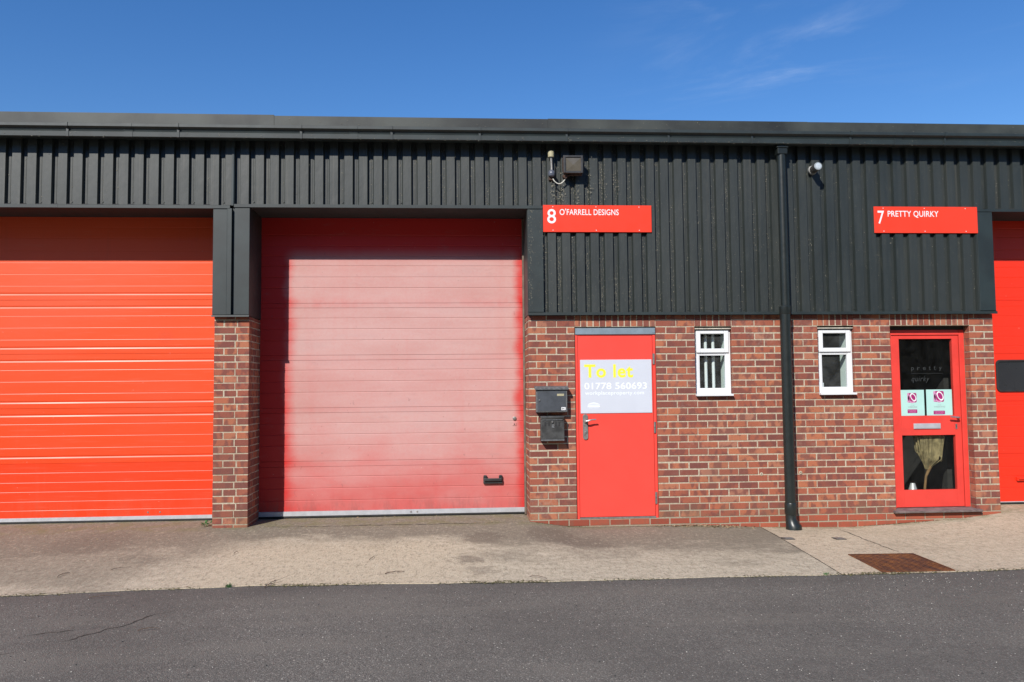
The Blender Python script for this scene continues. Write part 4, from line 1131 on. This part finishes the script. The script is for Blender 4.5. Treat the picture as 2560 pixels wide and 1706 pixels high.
# cobweb, seed and leaf dust caught on the cladding
m=MB()
def speck(x,z,y,s_):
    a=rnd(0,3.14); u=Vector((math.cos(a),rnd(-.3,.3),math.sin(a)))*s_; v=Vector((-math.sin(a),rnd(-.3,.3),math.cos(a)))*s_*rnd(.15,.6)
    c=Vector((x,y-.002-abs(u.y)-abs(v.y),z)); m.face([tuple(c-u),tuple(c-v),tuple(c+u),tuple(c+v)])
def cy(x):
    t=((x-X0)%PIT)
    return YT if .010<t<.058 else YC
def dens(x): 
    return 1.0*math.exp(-((x-1.45)/.75)**2)+.35*math.exp(-((x-.2)/1.0)**2)+.30*math.exp(-((x-3.2)/.8)**2)+.07
cnt=0
while cnt<5200:
    x=rnd(-5.2,6.6); z=rnd(2.30,4.14)
    if (x<.80 or x>5.99) and z<3.49: 
        if random.random()<.93: continue
    if dens(x)<random.random(): continue
    trough=cy(x)==YT
    if not trough and random.random()<.80: continue
    if .96<x<2.2 and 3.16<z<3.49: continue
    if 4.76<x<6.0 and 3.16<z<3.49: continue
    if (x<.80 or x>6.0) and z<3.48: continue
    if .79<x<.97 or 5.99<x<6.19:
        if z<3.45: y=-.058
        else: y=cy(x)
    else: y=cy(x)
    cl=mn.noise(Vector((x*6,z*2.5,2)))
    if cl<rnd(-.5,.35): continue
    speck(x,z,y,rnd(.0025,.0085)*(1.0 if trough else .6)); cnt+=1
for i in range(420):   # clots near the lamp
    n=random.choice([(1.08,3.62),(1.20,3.60),(1.34,3.62),(1.47,3.80),(1.50,3.6),(1.18,3.52),(1.36,3.5),(1.65,3.7),(1.8,3.75)])
    x=n[0]+random.gauss(0,.018); z=n[1]+random.gauss(0,.10)
    if z<3.49: continue
    speck(x,z,cy(x)-rnd(0,.02),rnd(.004,.011))
for i in range(900):   # on gutter and fascia
    x=rnd(-5,6.6); 
    if random.random()>dens(x)+.25: continue
    z=random.choice([rnd(4.16,4.204),rnd(4.32,4.43),rnd(4.145,4.17)])
    speck(x,z,-.224 if z<4.30 else -.112,rnd(.002,.007))
o=m.build('cobweb_debris',M['debris']); tag(o,'dry seeds, cobweb and dust caught in the ribs of the cladding','debris',kind='stuff')

# drill holes / plugs in the brickwork beside the downpipe
for (x,z,lab) in ((3.395,.46,'grey mortar plug with a small hole in the brickwork left of the downpipe'),(3.845,.47,'grey mortar plug with a small hole in the brickwork right of the downpipe')):
    e=empty('wall_plug',(x,0,z),lab,'wall plug','filled fixing holes beside the downpipe')
    m=MB(); m.tube([(x,.004,z),(x,-.004,z),(x,-.006,z)],[.020,.019,.013],11); m.build('filler',M['mortar'],e)
    m=MB(); m.tube([(x,-.0058,z+.003),(x,-.0068,z+.003)],.0055,8); m.build('hole',M['rubber'],e)

# ------------------------------------------------------------------ unseen trees added behind the camera to block low sky (mirrored in the glass)
crownm=simple('dark_tree_foliage',(.035,.055,.018),.7,var=.5,scale=1.2)
barkm=simple('tree_bark',(.10,.08,.06),.9,var=.3,scale=4)
protos=[]
for v in range(2):
    m=MB(); cl_=[(rnd(-2.4,2.4),rnd(-1.4,1.4),rnd(1.4,10.8),rnd(1.3,2.1)) for _ in range(30)]
    for i in range(9000):
        cx,cy_,cz,cr_=random.choice(cl_); d=Vector((random.gauss(0,1),random.gauss(0,1),random.gauss(0,1))).normalized()*cr_*rnd(.55,1.05)
        c=Vector((cx,cy_,cz))+d; u=Vector((rnd(-1,1),rnd(-1,1),rnd(-1,1))).normalized()*rnd(.16,.34); w=u.cross(Vector((rnd(-1,1),rnd(-1,1),rnd(-1,1)))).normalized()*rnd(.12,.24)
        m.face([tuple(c-u),tuple(c-w),tuple(c+u),tuple(c+w)])
    tr=MB(); tr.tube([(0,0,-.1),(.05,0,2),(-.05,.05,5),(.1,0,9)],[.28,.22,.16,.05],10)
    for q in range(6): 
        a=q*1.05+v; tr.tube([(0,0,2.2+q*.8),(math.cos(a)*1.0,math.sin(a)*.8,3.4+q*.8),(math.cos(a)*1.9,math.sin(a)*1.4,4.2+q*.8)],[.10,.06,.02],7)
    protos.append((m,tr))
meshes=None
for i in range(11):
    x=-24+i*4.7+rnd(-.5,.5); y=-27.5+rnd(-.6,.6); s_=rnd(.98,1.12)
    e=empty('sky_blocker_tree',(x,y,-.1),'dense dark leafy sky blocker added behind the viewer, out of view','sky_blocker_tree','trees added behind the viewer to block low sky')
    if meshes is None: meshes={}
    v=i%2
    if v not in meshes:
        a=protos[v][0].build('crown',crownm); b=protos[v][1].build('trunk',barkm); meshes[v]=(a.data,b.data)
        for o_,n_ in ((a,'crown'),(b,'trunk')): o_.parent=e
    else:
        for dt_,n_ in zip(meshes[v],('crown','trunk')):
            o_=bpy.data.objects.new(n_,dt_); COL.objects.link(o_); o_.parent=e
    e.rotation_euler.z=rnd(0,6.28) if i else 0; e.scale=(s_,s_,s_)

# ------------------------------------------------------------------ light, sky, camera
SD=Vector((-.553,-1.0,.84)).normalized()      # towards the sun
el=math.asin(SD.z); az=math.atan2(SD.x,SD.y)
sl=bpy.data.lights.new('sun','SUN'); sl.energy=4.0; sl.angle=R(.53); sl.color=(1.0,.955,.885)
so=bpy.data.objects.new('sun',sl); COL.objects.link(so); so.rotation_euler=SD.to_track_quat('Z','Y').to_euler(); so.location=(-20,-30,40)
wd_=bpy.data.worlds.new('World'); S.world=wd_; wd_.use_nodes=True
t=NT(wd_,world=True)
for n_ in list(t.t.nodes): t.t.nodes.remove(n_)
sky=t.n('ShaderNodeTexSky'); sky.sky_type='NISHITA'; sky.sun_disc=False; sky.sun_elevation=el; sky.sun_rotation=az%(2*math.pi)
sky.altitude=0; sky.air_density=1.0; sky.dust_density=.05; sky.ozone_density=3.0
tc=t.n('ShaderNodeTexCoord').outputs['Generated']
mp=t.n('ShaderNodeMapping',{'Vector':tc,'Rotation':(0,R(-17),R(8)),'Scale':(1.3,1.3,7.5)}).outputs[0]
c1=t.noise(mp,2.1,7,.62,.6)
c2=t.noise(t.n('ShaderNodeMapping',{'Vector':tc,'Location':(3.1,.4,.2),'Rotation':(0,R(12),0),'Scale':(1,1,3)}).outputs[0],1.6,4,.5)
dx,dy_,dz_=t.xyz(tc)
cl=t.math('MULTIPLY',t.mr(c1,.47,.78,0,1),t.mr(c2,.40,.68,0,1))
cl=t.math('MULTIPLY',cl,t.math('ADD',t.mr(dx,.12,.42,0,1),t.math('MULTIPLY',t.mr(dx,-.15,-.45,0,.9),t.mr(dz_,.36,.27,0,1))))
hs=t.n('ShaderNodeHueSaturation',{'Hue':.509,'Saturation':1.29,'Value':1.09,'Color':sky.outputs[0]})
col=t.mix(t.math('MULTIPLY',cl,.55),hs.outputs[0],(6.0,6.8,8.2))
bg=t.n('ShaderNodeBackground',{'Color':col,'Strength':.10})
ow=t.n('ShaderNodeOutputWorld'); t.t.links.new(bg.outputs[0],ow.inputs[0])

cam=bpy.data.cameras.new('camera'); cam.sensor_width=36; cam.lens=2066/2560*36; cam.clip_end=6000; cam.clip_start=.05
co=bpy.data.objects.new('camera',cam); COL.objects.link(co); S.camera=co
yaw,pit,rol=R(3.846),R(3.391),R(-.554)
sy,cyy,sp,cp,sr,cr=math.sin(yaw),math.cos(yaw),math.sin(pit),math.cos(pit),math.sin(rol),math.cos(rol)
Rx=Vector((cyy,-sy,0)); F=Vector((sy*cp,cyy*cp,sp)); U=Vector((-sy*sp,-cyy*sp,cp))
rx=Rx*cr+U*sr; up=U*cr-Rx*sr
mt=Matrix((rx,up,-F)).transposed().to_4x4(); mt.translation=Vector((0,-9.112,1.427)); co.matrix_world=mt
S.view_settings.view_transform='Standard'; S.view_settings.look='None'; S.view_settings.exposure=.35; S.view_settings.gamma=1
S.render.engine='CYCLES'; S.cycles.max_bounces=6; S.cycles.diffuse_bounces=1; S.cycles.transparent_max_bounces=12; S.cycles.use_denoising=True
